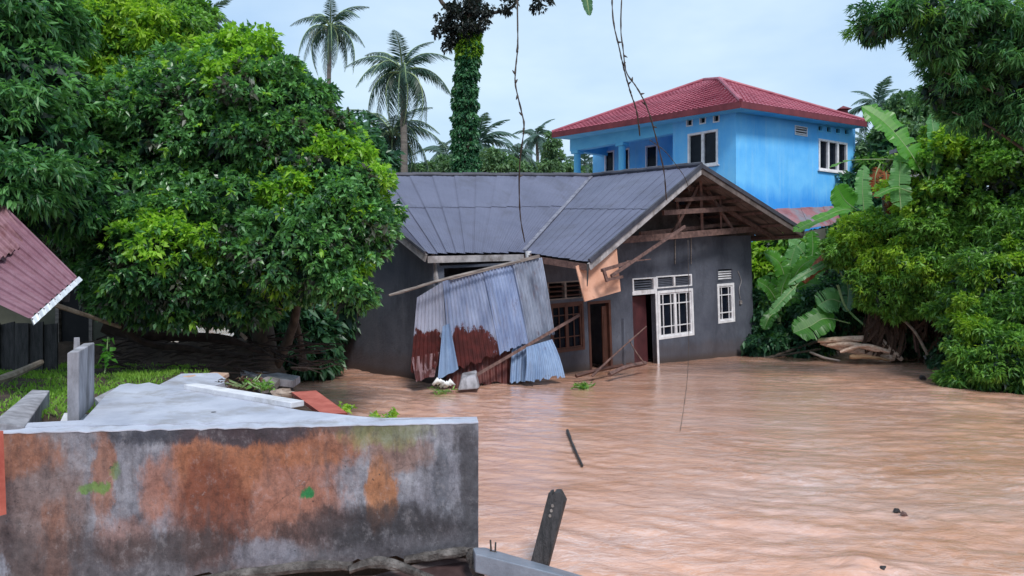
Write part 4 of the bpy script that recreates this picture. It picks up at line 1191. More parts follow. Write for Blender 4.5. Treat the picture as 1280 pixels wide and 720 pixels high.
m.add([p - nw * -0.004 + ZZ * 0.0 for p in top] + [p - nw * 0.14 + ZZ * 0.006 for p in top] + [p + nw * 0.004 - ZZ * 0.008 for p in top],
      [(i, i + 1, i + w + 1, i + w) for i in range(nx_)] + [(i + 2 * w, i + 2 * w + 1, i + 1, i) for i in range(nx_)])
m.build("wall_top", CONC_PALE, ruin)

slab = thing("floor_slab", "broken pale concrete floor slab tapering to the right behind the stained wall", "slab", gp(300, 520, ZT))
pts = [(88, 536), (104, 525), (118, 510), (132, 494), (150, 481), (160, 479), (172, 480.5), (186, 478), (203, 482), (222, 484.5), (240, 488), (276, 494), (318, 502), (356, 509), (377, 513), (398, 515), (426, 518), (440, 519.5), (474, 522.5), (520, 525.0), (560, 526.0), (592, 526.3)]
pp = [gp(x, y, ZT + 0.012) for x, y in pts]
inner = [Vector((rw_r.x, rw_r.y, ZT + .012)) - nw * 0.142, Vector((rw_l.x, rw_l.y, ZT + .012)) + dirw * 0.85 - nw * 0.142]
pp = [p for p in pp if (p - inner[0]).dot(-nw) > 0.004]
MB().poly([inner[1]] + pp + [inner[0]], (0, 0, -0.12)).build("slab", CONC_PALE, slab)
hole = gp(267, 515, ZT + .013)
MB().tube([hole, hole - ZZ * 0.02], 0.022, 10).build("drain_hole", DARK, slab)
bm = gp(238, 487, ZT); bm2 = gp(372, 510.5, ZT); 
o = MB().beam(bm + ZZ * 0.035, bm2 + ZZ * 0.035, 0.14, 0.05).build("concrete_beam", CONC_WHITE, origin=bm, bevel=0.006)
tag(o, "white concrete beam lying along the back edge of the broken slab", "beam")
def stub(pxs, z0, z1, name, label, cat, slant=0.0, extra=None):
    c = [gp(x, y, z0) for x, y in pxs]
    m = MB()
    t = [Vector((p.x, p.y, z1 + random.uniform(-.006, .006))) for p in c]
    m.hexa(c + t)
    o = m.build(name, CONC_SIDE, origin=c[0], bevel=0.008)
    return tag(o, label, cat), c
o, c = stub([(84, 530), (99, 527), (118, 505), (104, 507)], 1.23, 1.79, "wall_stub", "tall grey concrete wall stub standing upright left of the slab", "wall stub")
MB().tube([at(96, 438, 6.7), at(96, 422, 6.7)], [0.03, 0.025], 6).build("rebar_stub", CONC_SIDE, o)
for ch in o.children: ch.location = (0, 0, 0)
c = [gp(-14, 536, 1.22), gp(31, 538, 1.22), gp(63, 533, 1.22), gp(44, 520, 1.22)]
c = [gp(-10, 538, 1.2), gp(31, 539, 1.2), gp(62, 526, 1.2), gp(42, 524, 1.2)]
t = [at(-10, 528, 5.5), at(31, 533, 5.6), at(62, 488, 7.4), at(40, 487, 7.5)]
o = MB().hexa([Vector((p.x, p.y, 0.9)) for p in t] + t).build("wall_stub", CONC_SIDE, origin=t[0], bevel=0.008)
tag(o, "low grey wall stub with flat pale top at the far left edge", "wall stub")
o = MB().beam(at(-7, 540, 5.22), at(-3, 645, 5.20), 0.10, 0.03).build("red_post", RED_PAINT, origin=at(-2, 640, 5.28))
tag(o, "orange red strip of metal at the left edge before the stained wall", "strip")
# red board and rubble behind the slab
q = [at(364, 490, 7.6), at(395, 488, 7.7), at(434, 516, 6.5), at(404, 518, 6.35)]
o = MB().poly(q, (0, 0.02, -0.04)).build("red_board", RED_PAINT, origin=q[0])
tag(o, "red painted broken board tilted beside the end of the white beam", "board")
def rock(name, label, px, py, d, rx, ry, mat, seed, group=None, flat=1.0):
    rn = random.Random(seed); c = at(px, py, d); k = d / F
    m = MB(); vs = []; n = 9; rings = 5
    for j in range(rings + 1):
        ph = math.pi * j / rings
        for i in range(n):
            a = 2 * math.pi * i / n; r = 1 + rn.uniform(-.22, .22)
            vs.append(c + Vector((math.sin(ph) * math.cos(a) * rx * k * r, math.sin(ph) * math.sin(a) * rx * k * 0.8 * r * flat, math.cos(ph) * ry * k * r)))
    m.add(vs, [(j * n + i, j * n + (i + 1) % n, (j + 1) * n + (i + 1) % n, (j + 1) * n + i) for j in range(rings) for i in range(n)])
    o = m.build(name, mat, origin=c); return tag(o, label, "rock" if name == "rock" else "rubble", group)
rock("rock", "brownish rock at the head of the red board", 353, 492, 7.7, 16, 6, surface("rock_brown", (0.20, 0.14, 0.11), (0.36, 0.28, 0.23), 5, 0.9, 0.8, 14), 1)
def chunk(label, pts, d, th, mat):
    q = [at(x, y, dd) for (x, y), dd in zip(pts, d)]
    o = MB().poly(q, (0, 0.02, -th)).build("concrete_chunk", mat, origin=q[0], bevel=0.006); return tag(o, label, "rubble")
chunk("flat pale concrete chunk behind the slab, nearest to the white beam", [(196, 482), (226, 467), (272, 466), (286, 476), (262, 484), (238, 487)], [8.1, 9.0, 9.2, 8.9, 8.3, 8.05], 0.10, CONC_PALE)
chunk("pale orange topped concrete fragment behind the flat chunk", [(228, 470), (268, 465), (286, 466), (280, 470), (246, 474)], [8.8, 9.4, 9.6, 9.2, 8.8], 0.05, surface("conc_orange", (0.42, 0.25, 0.17), (0.58, 0.42, 0.34), 3, 0.85, 0.5, 20))
chunk("small white concrete scrap between the wall stub and the slab", [(72, 533), (80, 516), (100, 515), (112, 519), (96, 532)], [6.0, 6.5, 6.6, 6.5, 6.0], 0.08, CONC_WHITE)
chunk("small grey concrete fragment at the slab's back left corner", [(118, 497), (140, 486), (152, 482), (140, 492), (124, 504)], [7.3, 7.8, 8.0, 7.5, 7.1], 0.08, CONC_SIDE)
chunk("dark flat slab lying in shade under the big tree", [(300, 462), (350, 466), (375, 470), (366, 476), (318, 470)], [12.5, 13.0, 13.0, 12.4, 12.2], 0.12, CONC_SIDE)
chunk("grey fragment at the right end of the shaded bank", [(318, 476), (336, 470), (350, 473), (342, 482), (326, 484)], [10.6, 11.2, 11.2, 10.6, 10.4], 0.10, ROCK)
# under the wall: broken footing, cavities, torn slab
def lump(name, label, pts, r, mat, cat, wob=0.22, n=9):
    c = curve([at(*p) for p in pts], 12)
    rr = [lerp(r[0], r[1], i / 12) * (0.55 + 0.45 * math.sin(math.pi * min(max(i / 12, 0.08), 0.92))) for i in range(13)]
    o = MB().tube(c, rr, n, wob=wob).build(name, mat, origin=c[0], smooth=False); return tag(o, label, cat)
lump("footing", "pale crumbling footing edge under the stained wall, left stretch", [(250, 724, 5.5), (320, 715, 5.55), (390, 708, 5.6), (440, 708, 5.6)], (0.035, 0.05), FOOTING, "footing")
lump("footing", "pale curved footing piece under the wall with a dark hollow below", [(436, 712, 5.55), (468, 703, 5.6), (500, 709, 5.55), (548, 726, 5.4)], (0.045, 0.035), FOOTING, "footing")
lump("footing", "thin broken footing strip under the wall's right end", [(505, 700, 5.75), (540, 695, 5.78), (575, 690, 5.8), (594, 688, 5.8)], (0.04, 0.035), FOOTING, "footing")
lump("footing", "grey broken stub under the wall's right corner", [(590, 686, 5.75), (593, 700, 5.7), (600, 722, 5.6)], (0.05, 0.06), FOOTING, "footing")
q = [at(458, 722, 5.6), at(560, 694, 5.9), at(592, 700, 5.95), at(590, 726, 5.7)]
o = MB().poly(q, (0, 0.05, -0.08)).build("wet_board", surface("wet_reddish", (0.035, 0.018, 0.018), (0.075, 0.045, 0.045), 4, 0.5, 0.5, 16), origin=q[0])
tag(o, "dark reddish wet board in the hollow under the wall", "board")
q = [Vector((rw_l.x, rw_l.y, 0)) + dirw * Lw * f - nw * 0.20 for f in (0.0, 0.995)]
MB().poly([q[0] + ZZ * -0.6, q[1] + ZZ * -0.6, q[1] + ZZ * 0.9, q[0] + ZZ * 0.9], -nw * 0.2).build("wall_core", SOIL, ruin)
q = [at(591, 684, 5.75), at(606, 684, 5.85), at(737, 722, 5.5), at(722, 724, 5.25), at(594, 692, 5.5)]
o = MB().poly(q, (0, 0.0, -0.14)).build("fallen_slab", CONC_WET, origin=q[0], bevel=0.008)
tag(o, "blue grey wet concrete slab slanting into the water at the bottom centre", "slab")
for k, (x, y0, y1) in enumerate(((614, 686, 674), (619, 688, 676))):
    pass
m = MB()
m.tube([at(614, 690, 5.72), at(613, 675, 5.72)], 0.008, 6); m.tube([at(619, 691, 5.72), at(619.5, 678, 5.72)], 0.008, 6); m.tube([at(612, 689, 5.72), at(621, 691, 5.72)], 0.008, 6)
tag(m.build("rebar", VINE_STEM, origin=at(616, 690, 5.72)), "short rebar loop poking up at the head of the wet slab", "rebar")
# broken dark post
a, b = at(670, 720, 5.95), at(697, 614, 6.15)
ax = (b - a).normalized(); sd = ax.cross(Vector((0, 1, 0))).normalized(); fw_ = sd.cross(ax).normalized()
if sd.x < 0: sd = -sd
prof = [(-0.070, 0.0), (0.070, 0.0), (0.078, 0.88), (0.015, 0.975), (-0.028, 0.955), (-0.036, 0.905), (-0.050, 0.945), (-0.070, 0.93)]
Lp = (b - a).length
front = [a + sd * x + ax * (y * Lp * 1.02) for x, y in prof]
o = MB().poly(front, Vector((0.03, 0.10, 0))).build("broken_post", WOOD_DARK, origin=a, bevel=0.006)
tag(o, "black wet broken timber post leaning right out of the water", "post")
m = MB()
for t_ in (0.70, 0.76, 0.82):
    p = a + ax * Lp * t_ + sd * (-0.012) - Vector((0, 0.012, 0)); m.tube([p, p + Vector((0, 0.02, 0))], 0.012, 8)
m.build("nail_hole", WOOD_GREY, o); o.children[0].location = (0, 0, 0)
m = MB(); 
# floating bits
stick("floating_stick", "thin dark stick floating in the brown water right of the wall", "stick", [gp(709, 538, .02), gp(716, 556, .03), gp(728, 582, .02)], 0.020, 0.016, WOOD_DARK, wob=0.25)
def debris(label, px, py, r, mat, seed, flat=1.0):
    p = gp(px, py, 0.02); rr = r * p.y / F; rn = random.Random(seed)
    m = MB(); m.tube([p + Vector((-rr, 0, 0)), p + Vector((-rr * .3, 0, rr * .5)), p + Vector((rr * .5, rr * .3, rr * .3)), p + Vector((rr * 1.2, 0, -rr * .3))], [rr * .3, rr * .8, rr * .6, rr * .2], 7, wob=0.35)
    o = m.build("floating_debris", mat, origin=p); tag(o, label, "debris")
debris("dark lump of debris afloat in the lower right water", 1121, 640, 4, WOOD_DARK, 1)
debris("small brown scrap touching the dark floating lump", 1130, 644, 4, WOOD_RED, 2)
debris("dark scrap washed over the heaving water at the bottom right", 1104, 714, 6, WOOD_DARK, 3)
debris("tiny dark snag sticking out of the water before the right bank", 1153, 473, 4, WOOD_DARK, 4)

# ------------------------------------------------------------------ left: near roof, shack, poles
nr_ = thing("fallen_roof", "pinkish red corrugated roof piece with pale lower edge hanging in from the left", "roof", at(-20, 300, 8.2))
PINK_TIN = tin_mat("tin_maroon", (0.19, 0.085, 0.115), (0.30, 0.165, 0.205), None, 0.45, (0.52, 0.72))
PALE_EDGE = tin_mat("tin_pale_edge", (0.36, 0.40, 0.44), (0.62, 0.66, 0.70), None, 0.5, (0.6, 0.75))
P0, P1 = (37, 399.5, 7.6), (97, 347, 8.5)
U0, U1 = (-110, 330, 8.4), (-20, 232, 9.3)
sheet(MB(), U0, U1, P1, P0, 9, rows=6, amp=0.024).build("roof_sheet", PINK_TIN, nr_)
sheet(MB(), P0, P1, (101.5, 351.5, 8.47), (40.5, 408, 7.58), 9, rows=2, amp=0.026).build("roof_sheet_edge", PALE_EDGE, nr_)
sheet(MB(), (-120, 250, 8.3), (-22, 228, 9.25), (38, 303, 8.85), (-12, 330, 8.15), 7, rows=4, amp=0.024).build("roof_sheet", tin_mat("tin_maroon_rusty", (0.17, 0.07, 0.09), (0.25, 0.13, 0.155), None, 0.8, (0.46, 0.62)), nr_)
MB().beam(at(-60, 340, 8.9), at(85, 372, 8.6), 0.06, 0.10).build("rafter", WOOD_DARK, nr_)
sk = thing("shack", "dim olive walled shack with dark doorway behind the fallen red roof", "shack", Vector((at(60, 400, 14).x, 14.0, 0)))
SKF = Frame(Vector((at(135, 400, 14.6).x, 14.6, 0)), Vector((-1, 0.08, 0)), ZZ, Vector((-0.08, -1, 0)))
dr_ = SKF.rect([(70, 440), (116, 440), (70, 323), (116, 323)])
m = MB(); wall_with_openings(m, SKF, 0.0, 4.0, 0.3, SKF.ab(80, 282)[1], [dr_], 0.14); m.build("wall", OLIVE_WALL, sk)
m = MB()
a0, a1, b0, b1 = dr_
for q in ((a0 - .0, a0 + .07, b0, b1), (a1 - .07, a1, b0, b1), (a0 + .07, a1 - .07, b1 - .07, b1)): m.fbox(SKF, *q, -0.12, 0.02)
m.build("door_frame", WOOD_GREY, sk)
MB().fbox(SKF, a0 + .07, a1 - .07, b0, b1 - .07, -0.10, -0.06).build("door", DARK, sk)  # dark sheet in the open doorway, inner shade put into its colour
q0 = SKF.pt(-0.5, SKF.ab(80, 287)[1], 1.0); q1 = SKF.pt(4.6, SKF.ab(80, 287)[1], 1.0)
for k in range(7):
    p, q = lerp(q0, q1, k / 7), lerp(q0, q1, (k + 1) / 7 + 0.01); up = SKF.c * -2.6 + ZZ * 1.0
    MB().poly([p, q, q + up, p + up], (0, 0, -0.02 - 0.01 * (k % 2))).build("roof_sheet", ROOF_UNDER, sk)
MB().poly([SKF.pt(0, 0.2, -0.2), SKF.pt(0, 0.2, -1.0), SKF.pt(0, 3.2, -1.0), SKF.pt(0, 3.2, -0.2)], SKF.a * 0.12).build("side_wall", OLIVE_WALL, sk)
MB().poly([SKF.pt(0, 0.2, -1.0), SKF.pt(4, 0.2, -1.0), SKF.pt(4, 3.2, -1.0), SKF.pt(0, 3.2, -1.0)], SKF.c * -0.12).build("back_wall", OLIVE_WALL, sk)
stick("pole", "slim brown pole slanting down from behind the fallen red roof", "pole", [at(66, 380, 10.5), at(108, 394, 11.0), at(150, 409, 11.6)], 0.035, 0.028, WOOD_PALE)
stick("bamboo_pole", "light brown bamboo pole lying low at the left edge", "pole", [at(-30, 482, 8.6), at(10, 471, 9.4), at(51, 453, 10.4)], 0.055, 0.045, WOOD_PALE)
for k in range(9):
    x0, x1 = -90 + k * 18, -90 + (k + 1) * 18 - 0.6; d_ = 12.2 + 0.03 * (k % 3)
    MB().poly([at(x0, 474, d_), at(x1, 474, d_), at(x1, 404 - 2 * (k % 2), d_), at(x0, 404 + k % 3, d_)], (0, 0.03, 0)).build("plank", WOOD_DARK, sk)  # added dark screen: the shade of the void below is put into its colour

# ------------------------------------------------------------------ trees on the left
def to_px(P):
    return 640 + F * P[:, 0] / P[:, 1], HZ - F * (P[:, 2] - EYE) / P[:, 1]

def leafy(ells, n_sub, sub_r, per_sub, per, ln, wd, young=(), base_tone=0.35, spread=0.9, down=0.25, droop=0.25, front=0.75, core=900, core_ln=0.3, lo=0.72, y_mi=1, y_p=0.9, dull=0.0):
    """crown made of uneven lobes; young = (px, py, radius) spots where the flush of new leaves sits"""
    Lv = Leaves()
    tot = sum(e[3] * e[4] for e in ells) / len(ells)
    for e in ells:
        c, r = ell(*e)
        f = (e[3] * e[4] / tot) ** 0.8
        p, o, ids, cc = tips_on(c, r, max(4, int(n_sub * f)), sub_r, per_sub, lo, front)
        ctone = np.clip(base_tone + RNG.normal(0, 0.16, len(cc)), 0, 1)
        mi = np.zeros(len(cc), int)
        x, y = to_px(cc)
        for (sx, sy, sr) in young:
            hit = ((x - sx) ** 2 + (y - sy) ** 2 < sr * sr) & (RNG.random(len(cc)) < y_p)
            mi[hit] = y_mi
        if dull: mi[(mi == 0) & (RNG.random(len(cc)) < dull)] = 3
        mt = mi[ids].copy(); q_ = RNG.random(len(mt))
        mt[(mt == y_mi) & (q_ < 0.15)] = 0; mt[(mt == 3) & (q_ < 0.55)] = 0
        if young: mt[(mt == 0) & (q_ > 0.955)] = y_mi
        Lv.whorls(p, o, per, ln, wd, spread, down, droop, mt, ctone[ids], 0.5)
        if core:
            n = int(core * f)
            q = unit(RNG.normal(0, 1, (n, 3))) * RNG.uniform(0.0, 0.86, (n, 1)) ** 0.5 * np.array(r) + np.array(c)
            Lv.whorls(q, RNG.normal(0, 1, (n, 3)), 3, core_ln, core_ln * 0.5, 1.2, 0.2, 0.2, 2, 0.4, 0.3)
    return Lv

def trunk(parent, name, pts, r0, r1, mat=BARK, n=10, steps=12, wob=0.08):
    c = curve(pts, steps)
    return MB().tube(c, [lerp(r0, r1, (i / steps) ** 0.8) for i in range(steps + 1)], n, wob=wob).build(name, mat, parent, smooth=True)

# the big fruit tree
ft = thing("fruit_tree", "big dark leafy fruit tree with yellow green new leaves left of the grey house", "tree", gp(335, 455, 0.4))
base = gp(335, 462, 0.35)
base = at(335, 452, 14.2)
tk = trunk(ft, "trunk", [base - ZZ * 0.5, at(330, 420, 14.1), at(318, 380, 13.8), at(305, 330, 13.4), at(290, 260, 13.2), at(280, 150, 13.2)], 0.26, 0.08)
for pts, r in (([at(325, 405, 14.0), at(350, 380, 13.4), at(395, 330, 12.7), at(425, 270, 12.2)], 0.11), ([at(345, 455, 14.2), at(362, 420, 13.9), at(372, 370, 13.3), at(370, 250, 13)], 0.13),
               ([at(318, 390, 13.9), at(270, 340, 13.0), at(220, 300, 12.2), at(160, 240, 12.2)], 0.10), ([at(312, 360, 13.6), at(250, 280, 13.4), at(200, 180, 13.4), at(180, 90, 13.5)], 0.10),
               ([at(305, 330, 13.4), at(350, 250, 13.2), at(380, 170, 13.2)], 0.08), ([at(380, 462, 14.8), at(376, 430, 14.6), at(370, 395, 14.2)], 0.10), ([at(305, 452, 14.6), at(312, 425, 14.4), at(318, 390, 14.0)], 0.09)):
    trunk(ft, "limb", pts, r, r * 0.35, n=7, steps=8)
young_main = [(268, 60, 34), (320, 62, 34), (298, 85, 20), (415, 190, 26), (455, 195, 32), (470, 240, 22), (395, 178, 20), (205, 283, 22), (242, 283, 24), (265, 305, 18), (160, 310, 16), (200, 315, 18),
              (358, 345, 22), (345, 362, 14), (440, 335, 16), (340, 235, 16), (285, 110, 18), (250, 160, 12), (370, 240, 22), (440, 260, 15)]
ells = [(328, 165, 13.0, 76, 96, 1.2), (305, 108, 13.6, 56, 50, 0.9), (250, 190, 13.2, 110, 105, 1.2), (405, 250, 12.4, 62, 72, 1.0), (396, 190, 13.0, 46, 58, 0.8), (270, 290, 12.2, 120, 62, 1.0), (365, 316, 12.0, 76, 48, 0.8),
        (195, 320, 11.6, 62, 62, 0.7), (300, 350, 12.4, 60, 34, 0.6), (436, 360, 11.8, 10, 28, 0.25), (440, 288, 12.1, 34, 40, 0.5), (414, 200, 13.2, 34, 36, 0.7), (150, 250, 12.6, 80, 70, 0.9), (85, 190, 12.6, 60, 90, 0.9), (190, 368, 11.8, 52, 26, 0.5), (285, 378, 12.2, 48, 20, 0.5), (150, 335, 12.2, 26, 46, 0.5)]
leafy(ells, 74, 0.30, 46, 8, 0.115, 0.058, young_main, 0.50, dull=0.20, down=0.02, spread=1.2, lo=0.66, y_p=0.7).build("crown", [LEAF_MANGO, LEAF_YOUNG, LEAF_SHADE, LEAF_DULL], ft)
# twigs that hang low on the right
for pts in ([at(400, 300, 12.2), at(412, 340, 12.0), at(418, 372, 11.9)], [at(385, 300, 12.2), at(395, 350, 12.1), at(392, 390, 12.1)], [at(440, 330, 11.9), at(447, 370, 11.8), at(446, 402, 11.8)]):
    trunk(ft, "twig", pts, 0.018, 0.008, VINE_STEM, 5, 6)

# lighter tree behind it on the left
t2 = thing("yellowish_tree", "yellow green bushy tree rising behind the big tree at upper left", "tree", at(150, 440, 16.0))
trunk(t2, "trunk", [at(150, 450, 16.0), at(155, 330, 16.0), at(165, 200, 16.0), at(180, 90, 16.0)], 0.2, 0.06)
leafy([(165, 70, 16.0, 82, 58, 1.4), (120, 150, 15.6, 90, 75, 1.4), (205, 55, 16.2, 38, 38, 1.0), (105, 45, 16.4, 55, 40, 1.0), (205, 130, 15.4, 60, 60, 1.0), (60, 80, 16.5, 60, 70, 1.0)], 62, 0.40, 44, 8, 0.135, 0.064,
      [(160, 55, 66), (185, 95, 30), (140, 110, 36), (215, 60, 24), (110, 60, 22), (170, 140, 20), (145, 125, 16)], 0.62, y_p=0.72).build("crown", [LEAF_VINE, LEAF_VINE_BRIGHT, LEAF_DARK], t2)

# bamboo at the far left, long drooping blades
bb = thing("bamboo_clump", "dark bamboo with long drooping leaves at the far left edge", "bamboo", at(-10, 430, 10.2))
Lv = Leaves()
for (px, py, d_, rx, ry) in ((10, 60, 10.4, 52, 70), (5, 170, 9.8, 62, 70), (40, 110, 10.2, 44, 60), (30, 230, 9.8, 52, 46), (-30, 260, 9.8, 60, 60), (-70, 120, 10, 60, 130), (85, 235, 11.0, 52, 44), (55, 20, 10.8, 26, 30)):
    c, r = ell(px, py, d_, rx, ry, 0.7)
    p, o, ids, cc = tips_on(c, r, 26, 0.30, 26, 0.5, 0.7)
    tn = np.clip(0.42 + RNG.normal(0, 0.2, len(cc)), 0, 1)
    Lv.whorls(p, o, 8, 0.150, 0.044, 1.3, 0.18, 0.30, 0, tn[ids], 0.5)
    n = 420; q = unit(RNG.normal(0, 1, (n, 3))) * RNG.uniform(0, 0.8, (n, 1)) ** 0.5 * np.array(r) + np.array(c)
    Lv.whorls(q, RNG.normal(0, 1, (n, 3)), 3, 0.28, 0.12, 1.2, 0.4, 0.2, 1, 0.4, 0.3)
Lv.build("leaves", [LEAF_BAMBOO, LEAF_SHADE], bb)
for k, (x0, x1, x2) in enumerate(((-40, -20, 30), (-20, 0, 60), (-60, -60, -40), (-30, -30, -10))):
    trunk(bb, "cane", [at(x0, 470, 10.4 + .1 * k), at(x1, 200, 10.3 + .1 * k), at(x2, -20, 10.1 + .1 * k)], 0.045, 0.02, BANANA_GREEN, 7, 8)

# dark tree behind the right shoulder of the big one
t3 = thing("slope_tree", "bluish dark tree descending behind the big tree towards the coconut palms", "tree", at(400, 330, 24))
trunk(t3, "trunk", [at(395, 370, 24), at(392, 250, 24), at(390, 140, 24)], 0.25, 0.08)
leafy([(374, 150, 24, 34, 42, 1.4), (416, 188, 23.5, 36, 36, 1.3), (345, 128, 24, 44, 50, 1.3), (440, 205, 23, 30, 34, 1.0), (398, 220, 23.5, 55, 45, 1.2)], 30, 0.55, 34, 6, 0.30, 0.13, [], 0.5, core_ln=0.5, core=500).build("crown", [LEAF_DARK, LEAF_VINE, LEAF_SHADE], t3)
# tall thin tree peeping over at the top
t4 = thing("thin_tree", "thin dark tree top peeping over the big tree near the top edge", "tree", at(232, 430, 26))
trunk(t4, "trunk", [at(236, 440, 26), at(236, 200, 26), at(240, 20, 26)], 0.2, 0.06)
leafy([(226, 18, 26, 26, 22, .8), (243, 32, 25.5, 10, 26, .5), (205, 10, 26, 24, 18, .8)], 12, 0.4, 30, 6, 0.25, 0.10, [], 0.5, core=90, core_ln=0.35).build("crown", [LEAF_VINE, LEAF_VINE_BRIGHT, LEAF_DARK], t4)

# dark hedge behind the trunks, partly added to deepen the shade, with a gap to the flooded yard beyond
hd = thing("shaded_hedge", "dark shaded hedge standing behind the big tree's trunks", "hedge", at(250, 440, 19.5))
leafy([(120, 345, 18.5, 80, 62, .9), (205, 350, 19.0, 60, 34, .8), (275, 345, 19.0, 60, 38, .8), (350, 350, 19.0, 48, 60, .8), (400, 360, 19.5, 45, 75, .8), (240, 300, 19.5, 140, 50, .8), (165, 392, 18.4, 26, 34, .5), (372, 420, 17.6, 30, 40, .5), (384, 432, 17.2, 16, 22, .4), (345, 405, 17.5, 26, 34, .5), (120, 420, 17.5, 60, 30, .6)],
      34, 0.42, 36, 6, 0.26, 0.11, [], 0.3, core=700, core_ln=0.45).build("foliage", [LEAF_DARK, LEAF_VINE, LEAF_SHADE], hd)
# roots and brushwood on the bank
for k, (pts, r, lab) in enumerate((
        ([(128, 408, 12.6), (165, 418, 12.8), (215, 420, 13.2), (280, 424, 13.6), (330, 440, 13.8)], 0.10, "long dark fallen trunk lying along the shaded bank"),
        ([(148, 404, 12.0), (180, 428, 12.4), (240, 436, 12.8), (310, 446, 13.0)], 0.07, "gnarled dark root sagging over the shaded bank"),
        ([(232, 398, 13.6), (262, 402, 13.6), (290, 408, 13.6), (308, 424, 13.6)], 0.05, "pale leaning branch in the gap under the big tree"))):
    c = curve([at(*p) for p in pts], 14)
    o = MB().tube(c, [r * (1.0 - 0.4 * i / 14) for i in range(15)], 8, wob=0.28).build("fallen_branch", ROOTS if k < 2 else WOOD_PALE, origin=c[0]); tag(o, lab, "branch")
rs = random.Random(5)
m = MB()
for k in range(130):
    x = rs.uniform(120, 385); y = rs.uniform(420, 462); d_ = 14.3 - (y - 415) * 0.045 + rs.uniform(-.2, .2)
    p = at(x, y, d_); a = rs.uniform(-0.5, 0.5); l = rs.uniform(0.3, 0.9)
    e = p + Vector((math.cos(a) * l, rs.uniform(-.2, .2), math.sin(a) * l * 0.5))
    m.tube([p, lerp(p, e, .5) + Vector((0, 0, rs.uniform(-.08, .08))), e], [0.018, 0.014, 0.006], 5)
m.build("brushwood", ROOTS, origin=at(250, 440, 14), kind="stuff")

# ------------------------------------------------------------------ grass and small plants on the garden
def lz(x, y): return float(land_z(np.array([[x]]), np.array([[y]]))[0, 0])
n = 60000
gx = RNG.uniform(-9.5, -1.2, n); gy = RNG.uniform(6.6, 15.0, n)
gz = land_z(gx[None, :], gy[None, :])[0]
ppx, ppy = to_px(np.stack([gx, gy, gz], 1))
cl = (np.sin(gx * 2.3 + 1) + np.sin(gy * 2.9) + np.sin(gx * 5.1 + gy * 3.3)) / 3
keep = (ppx > -80) & (ppx < 250 + 30 * cl) & (gz > 0.45) & (gy < 13.6) & (cl + RNG.normal(0, .35, n) > 0.0) & ((ppx < 225) | (RNG.random(n) < 0.3))
P = np.stack([gx, gy, gz - 0.01], 1)[keep]
Lv = Leaves()
A = np.stack([RNG.normal(0, .45, len(P)), RNG.normal(0, .45, len(P)), np.ones(len(P))], 1)
Lv.put(P, A, RNG.uniform(0.04, 0.12, len(P)), RNG.uniform(0.010, 0.020, len(P)), RNG.uniform(0, .4, len(P)), 0, np.clip(0.5 + 0.4 * cl[keep] + RNG.normal(0, .2, len(P)), 0, 1))
Lv.build("grass", [LEAF_GRASS], kind="stuff")
def sprig(name, label, cat, px, py, d_, h, n, ln, wd, mat, stems=1, spread_px=0.1, group=None):
    b_ = at(px, py, d_); t = thing(name, label, cat, b_, group)
    m = MB(); Lv = Leaves()
    for s in range(stems):
        e = b_ + Vector((random.uniform(-1, 1) * spread_px, random.uniform(-1, 1) * spread_px, h * random.uniform(.8, 1.1)))
        c = curve([b_, lerp(b_, e, .5) + Vector((random.uniform(-.03, .03), 0, 0)), e], 5)
        m.tube(c, [0.010, .009, .008, .007, .006, .004], 5)
        k = max(3, n // stems)
        f = RNG.uniform(0.4, 1.0, k)[:, None]
        C = np.array(b_)[None] * (1 - f) + np.array(e)[None] * f
        O = RNG.normal(0, 1, (k, 3)); O[:, 2] = abs(O[:, 2]) * .5
        Lv.whorls(C, O, 2, ln, wd, 0.6, 0.1, 0.3, 0, 0.6, 0.3)
    m.build("stem", BANANA_GREEN, t); Lv.build("leaves", [mat], t)
    return t
sprig("seedling", "bright green broad leaved seedling beside the tall wall stub", "plant", 131, 466, 10.5, 0.50, 12, 0.16, 0.10, LEAF_BANANA, 2, 0.06)
sprig("weed", "low green weed at the tapering end of the broken slab", "plant", 482, 524, 6.6, 0.05, 26, 0.07, 0.045, LEAF_VINE_BRIGHT, 6, 0.16)
sprig("weed", "small weed between the red board and the water", "plant", 432, 514, 7.2, 0.05, 18, 0.07, 0.04, LEAF_VINE_BRIGHT, 4, 0.10)
sprig("weed", "dry olive weeds on the earth behind the white beam", "plant", 310, 486, 9.0, 0.14, 50, 0.11, 0.03, LEAF_DRY, 14, 0.40)
sprig("weed", "greenish weeds on the earth left of the brown rock", "plant", 330, 488, 8.4, 0.10, 40, 0.09, 0.03, LEAF_VINE, 10, 0.30)
sprig("water_weed", "clump of green weed afloat before the blue tin", "weed", 730, 484, 15.9, 0.05, 60, 0.13, 0.04, LEAF_VINE, 12, 0.22)
sprig("water_weed", "thin streak of green weed afloat below the white bag", "weed", 552, 489, 15.4, 0.03, 26, 0.14, 0.03, LEAF_VINE, 8, 0.30)

